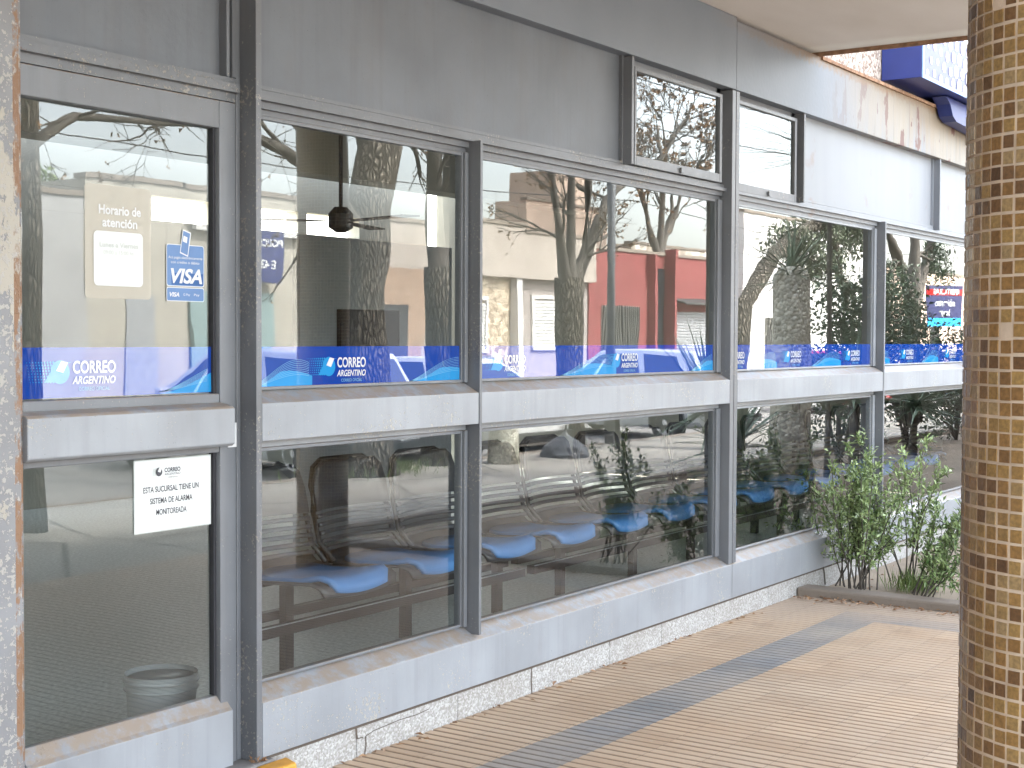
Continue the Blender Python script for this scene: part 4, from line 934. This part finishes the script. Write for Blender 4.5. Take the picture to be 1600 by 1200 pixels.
    for wx in (.78, L_-.78):
        for s_ in (-1, 1):
            wa = MB(); wa.face([(wx+.36*math.cos(k*math.pi/10), s_*(hw+.002), max(.2, .31+.36*math.sin(k*math.pi/10))) for k in range(-2, 13)]); wa.obj('wheel_arch', m_black, e, recalc=False)
    return e
def place(c, x, y, z, rz): c.location = (x, y, z); c.rotation_euler = (0, 0, R(rz))
place(car('silver hatchback parked behind the big trunk, seen in the narrow windows', m_silver, 4.0, 1.52), 13.3, -7.45, -.25, -92)
place(car('white sedan showing its rear end and plate in the wide window', m_carw, 4.3, 1.42, kind='sedan'), 15.95, -7.0, -.25, -90)
place(car('silver sport utility car with eight spoke alloy wheels right of the grey pole', m_silver, 4.3, 1.50, 1.78, kind='suv'), 21.5, -6.85, -.25, -82)
place(car('red car half hidden by spiky leaves in the farthest lower window', m_carred, 4.2, 1.45), 30.5, -9.2, -.25, 0)
# pole
po = empty('utility_pole', 'plain grey round steel pole reflected in the wide window', 'pole', (17.5, -6.9, -.1))
MB().tube([(0, 0, 0), (0, 0, 3.), (0, 0, 6.8)], [.075, .068, .055], 14).obj('shaft', plain('grey_pole_steel', (.16, .17, .18), .5, .1), po, smooth=True)
MB().tube([(0, 0, 6.75), (0, -.7, 7.0), (0, -1.4, 7.05)], .03, 8).obj('lamp_arm', m_black, po); MB().box(-.1, .1, -1.9, -1.35, 6.98, 7.08).obj('lamp_head', m_black, po, bevel=.02)
# litter bin on post, stump, wire basket
lb = empty('litter_bin', 'black litter bin hung on a short post beside the kerb', 'bin', (16.75, -6.35, -.06))
MB().prism([(-.24, .42), (.24, .42), (.27, .82), (-.27, .82)], -.17, .17, axis='y').obj('container', m_black, lb, bevel=.01); MB().tube([(0, 0, 0), (0, 0, .42)], .035, 8).obj('post', m_black, lb)
sm = MB().tube([(0, 0, 0), (0, 0, .3), (0, 0, .68), (0, 0, .70)], [.20, .19, .185, .17], 20, jit=.02).obj('stone_stump', m_trunkstone, smooth=True); sm.location = (14.05, -6.35, -.06); tag(sm, 'short rough stone cylinder on the pavement reflected by the first mullion', 'stump')
wb = empty('tarp_heap', 'dark grey dome shaped heap with a knotted top beside the white sedan', 'heap', (15.25, -6.25, -.1)); wb.scale = (.74, .74, .8)
hp = MB(); random.seed(6); hp.tube([(0, 0, 0), (0, 0, .1), (0, 0, .22), (0, 0, .33), (0, 0, .40), (0, 0, .47)], [.40, .40, .34, .2, .06, .02], 18, jit=.07); hp.obj('cover', plain('dark_grey_tarp', (.07, .075, .085), .4, .3, 9., 12., .02), wb, smooth=False)
MB().tube([(0, 0, .45), (.01, 0, .55)], [.03, .015], 6).obj('knot', m_black, wb)
# orange capped bollard in garden
ob = empty('marker_post', 'thin dark post with an orange red cap reflected in the farthest lower window', 'post', (20.5, -4.2, -.06))
MB().tube([(0, 0, 0), (0, 0, .75)], .035, 8).obj('post', m_black, ob); MB().tube([(0, 0, .751), (0, 0, 1.0), (0, 0, 1.02)], [.05, .05, .06], 10).obj('cap', plain('orange_red_cap', (.55, .12, .05), .5), ob)
# banner
bn = empty('banner_sign', 'blue banner with a red stripe and white lettering reflected beside the column', 'banner', (29.6, -6.0, 1.05))
bb_ = MB(); bb_.box(-.75, .75, -.02, .02, 1.1, 2.55, 0); bb_.box(-.75, .75, .021, .024, 2.2, 2.42, 1); bb_.box(-.75, .75, .021, .024, 1.1, 1.4, 2)
bb_.obj('panel', [m_sface, m_red, m_cyan], bn)
MB().box(-.72, -.68, -.02, .02, -1.9, 1.1).obj('leg', m_black, bn); MB().box(.68, .72, -.02, .02, -1.9, 1.1).obj('leg', m_black, bn)
tx = MB()
for t_, z_, w_, s_ in (('PINTURAS', 2.24, 1.1, .26), ('abierto', 1.82, .9, .34), ('hoy', 1.5, .5, .3)):
    vs, fs = text_geo(t_, 0, z_, .028, w_, s_, .01, align='CENTER'); tx.add(([(-a_, b_, c_) for a_, b_, c_ in vs], fs))
tx.obj('lettering', m_white, bn, recalc=False); bn.rotation_euler = (0, 0, R(35)); bn.scale = (.58, .58, .58)
# overhead cables
for k, (yy, z_, sag, lab) in enumerate(((-9.2, 6.3, .35, 'thin black cable sagging highest over the street'), (-9.6, 5.7, .45, 'thin black cable hanging in the middle of the three'), (-16.2, 5.2, .5, 'thin cable strung low in front of the opposite houses'))):
    mb = MB(); pts = [(5+1.5*i, yy, z_-sag*math.sin(math.pi*((i*1.5) % 30)/30)) for i in range(50)]; mb.tube(pts, .012, 5); tag(mb.obj('overhead_cable', m_black), lab, 'cable', 'overhead cables')

# ============================================================ OPPOSITE HOUSES
def wallm(name, c, **k): return plain(name, c, .85, .10, 1.5, 30., .004)
m_beige = wallm('beige_render', (.38, .335, .29)); m_cream = wallm('cream_render', (.41, .385, .33)); m_gray = wallm('pale_grey_render', (.38, .38, .375)); m_redw = wallm('red_render', (.22, .058, .055))
m_pink = wallm('peach_render', (.46, .35, .28)); m_wht = wallm('white_render', (.60, .585, .56)); m_teal = wallm('teal_render', (.24, .33, .33)); m_stn = pebble_f('stone_cladding', (.30, .23, .16), (.50, .42, .31), 9., .01)
def brickm():
    n = N('grey_brick'); b = n.n('ShaderNodeTexBrick'); b.inputs['Color1'].default_value = (.31, .275, .255, 1); b.inputs['Color2'].default_value = (.36, .32, .295, 1); b.inputs['Mortar'].default_value = (.30, .27, .25, 1)
    b.inputs['Scale'].default_value = 3.; mp = n.n('ShaderNodeMapping'); mp.inputs['Rotation'].default_value = (R(90), 0, 0); n.L(n.co(), mp.inputs[0]); n.L(mp.outputs[0], b.inputs[0]); n.bsdf(b.outputs[0], .85); return n.m
m_brick = brickm(); m_shut = plain('white_shutter', (.60, .60, .58), .6); m_gate = plain('dark_iron', (.05, .05, .05), .6); m_slat = plain('grey_shutter', (.32, .33, .34), .6)
HY = -18.0
def house(name, label, x0, x1, h_, m, depth=6., y=HY, lowm=None, lowh=3.1, parapet=.0, over=.25):
    e = empty('house', label, 'house', (x0, y, -.12), group='houses across the street'); W_ = x1-x0
    if lowm is None: MB().box(0, W_, -depth, 0, 0, h_).obj('wall', m, e)
    else:
        MB().box(0, W_, -depth, -.05, 0, lowh).obj('wall', lowm, e); MB().box(-.0, W_, -depth, over, lowh+.003, h_).obj('parapet', m, e)
    MB().box(-.04, W_+.04, -.25 if lowm is None else over-.25, .05 if lowm is None else over+.05, h_+.002, h_+.10).obj('coping', m_kerb, e)
    return e
def hwin(e, x0, x1, z0, z1, frame=m_wht, shut=m_shut, y=.0):
    w_ = MB(); t = .10; w_.box(x0-t, x1+t, y, y+.06, z1, z1+t); w_.box(x0-t, x1+t, y, y+.09, z0-t, z0); w_.box(x0-t, x0, y, y+.06, z0, z1); w_.box(x1, x1+t, y, y+.06, z0, z1); o_ = w_.obj('window', frame, e)
    s_ = MB(); n = int((z1-z0)/.09)
    for i in range(n): s_.prism([(y+.005, z0+i*.09), (y+.03, z0+i*.09+.01), (y+.03, z0+i*.09+.07), (y+.005, z0+i*.09+.085)], x0, x1)
    s_.obj('shutter', shut, o_)
def hdoor(e, x0, x1, z1, m=m_gate, y=.0, bars=True):
    d = MB()
    if bars:
        n = int((x1-x0)/.12)
        for i in range(n+1): d.box(x0+i*.12, x0+i*.12+.03, y+.03, y+.06, 0.05, z1)
        for z_ in (.3, 1.1, z1-.25): d.box(x0, x1, y+.02, y+.029, z_, z_+.05)
        b_ = MB(); b_.box(x0, x1, y+.003, y+.012, .02, z1); o_ = b_.obj('door', m_iwall if m is m_gate else m, e); d.obj('bars', m, o_)
    else:
        d.box(x0, x1, y+.003, y+.03, .02, z1); o_ = d.obj('door', m, e)
h1 = house('a', 'pale grey flat fronted house farthest left in the door reflection', 9, 17.6, 4.1, m_gray)
hwin(h1, 5.2, 6.6, 1.1, 2.3)
h2 = house('b', 'cream house with stained wall reflected in the door glass', 17.6, 20.0, 4.45, m_cream); hdoor(h2, .9, 1.7, 2.3, bars=False, m=m_slat)
h3 = house('c', 'cream shop with teal lower wall and white sign strip', 20.0, 24.8, 4.45, m_cream)
MB().box(.1, 2.4, .005, .05, .0, 2.45).obj('teal_panel', m_teal, h3); MB().box(.1, 3.2, .055, .22, 3.65, 3.98).obj('sign_strip', m_wht, h3); MB().box(3.3, 4.4, .005, .04, 0, 2.4).obj('shopfront', m_cglass, h3)
bs = empty('shop_sign', 'blue rectangular shop sign on the cream building reflected by the door post', 'sign', (21.95, -17.7, 2.55)); MB().box(-.45, .45, -.05, .05, 0, 1.1).obj('panel', m_sblue, bs)
vs, fs = text_geo('POLICIA', 0, .75, .056, .8, .2, .008, align='CENTER'); vs = [(-a_, b_, c_) for a_, b_, c_ in vs]; tx = MB(); tx.add((vs, fs)); vs, fs = text_geo('E 43', 0, .3, .056, .5, .24, .008, align='CENTER'); tx.add(([(-a_, b_, c_) for a_, b_, c_ in vs], fs)); tx.obj('lettering', m_white, bs, recalc=False)
h4 = house('d', 'beige house with a brown door bay reflected behind the big trunk', 24.8, 29.3, 4.25, m_beige); MB().box(1.0, 2.8, .005, .03, .0, 3.15).obj('door_bay', wallm('tan_render', (.33, .235, .17)), h4); hdoor(h4, 1.3, 2.2, 2.3, y=.03, bars=False, m=m_gate)
h5 = house('e', 'beige parapet house clad in tan stone with one white framed window', 29.3, 31.75, 4.45, m_beige, lowm=m_stn); hwin(h5, .2, 1.0, 1.25, 2.5, y=-.05)
MB().box(2.15, 2.4, -.04, .2, 0, 3.1).obj('pillar', m_wht, h5)
h6 = house('f', 'grey brick house with a white shuttered window', 31.75, 35.4, 4.3, m_beige, lowm=m_brick); hwin(h6, .85, 2.6, 1.3, 2.6, y=-.05)
h7 = house('g', 'red rendered house with tall narrow window and barred gate', 35.4, 43.5, 4.1, m_redw)
hdoor(h7, .7, 2.9, 2.5); MB().box(3.7, 4.55, .005, .03, .9, 3.7).obj('tall_window', m_cglass, h7); MB().box(3.5, 3.69, .005, .25, 0, 4.1).obj('pier', m_redw, h7); MB().box(4.56, 4.8, .005, .35, 0, 4.3).obj('pier', m_redw, h7)
gs = MB()
for i in range(26): gs.prism([(.005, .05+i*.09), (.03, .06+i*.09), (.03, .12+i*.09), (.005, .135+i*.09)], 5.4, 7.6)
gs.obj('garage_shutter', m_slat, h7); MB().prism([(0.005, 2.75), (.55, 2.6), (.55, 2.65), (.005, 2.82)], 5.1, 7.9).obj('awning', m_gate, h7)
h8 = house('h', 'tall white block with square window reflected behind the curved limb', 45.6, 58, 5.9, m_wht, depth=1.2); hwin(h8, 11.4, 12.8, 3.0, 4.4, frame=m_gray, shut=m_slat); hwin(h8, 4.4, 5.8, 1.2, 2.5); hdoor(h8, 2, 3.1, 2.3)
h9 = house('i', 'low peach house farthest right across the street', 58, 80, 4.6, m_pink); hwin(h9, 4, 6, 1.1, 2.4); hdoor(h9, 8, 9, 2.3)
h10 = house('j', 'orange peach upper storey rising behind the brick house', 44.3, 50, 6.6, m_pink, y=-26, depth=1.4); h11 = house('k', 'white stained building rising behind the red house', 50.3, 58, 5.3, pebble_f('stained_white_wall', (.33, .28, .22), (.62, .57, .50), 2.5, .01), y=-25, depth=1.4)
h10b = house('l', 'taller peach tower block set back behind the bare tree', 49.3, 51.8, 8.3, m_pink, y=-28, depth=2.2)
random.seed(77)
for i, (x_, lab) in enumerate(((23.5, 'left green treetop above the cream roofs'), (27.5, 'middle green treetop above the cream roofs'), (31.5, 'right green treetop above the cream roofs'))):
    e = empty('backyard_tree', lab, 'tree', (x_, -27, -.3)); f = MB()
    for k in range(7): cloud(f, (random.gauss(0, 1.), random.gauss(0, .6), 5.0+random.gauss(0, .45)), (.8, .7, .6), 260, .22, .12, .7)
    f.obj('crown', m_grass, e, tint=True, recalc=False); MB().tube([(0, 0, 0), (0, 0, 5)], [.25, .1], 8).obj('trunk', m_twig, e)
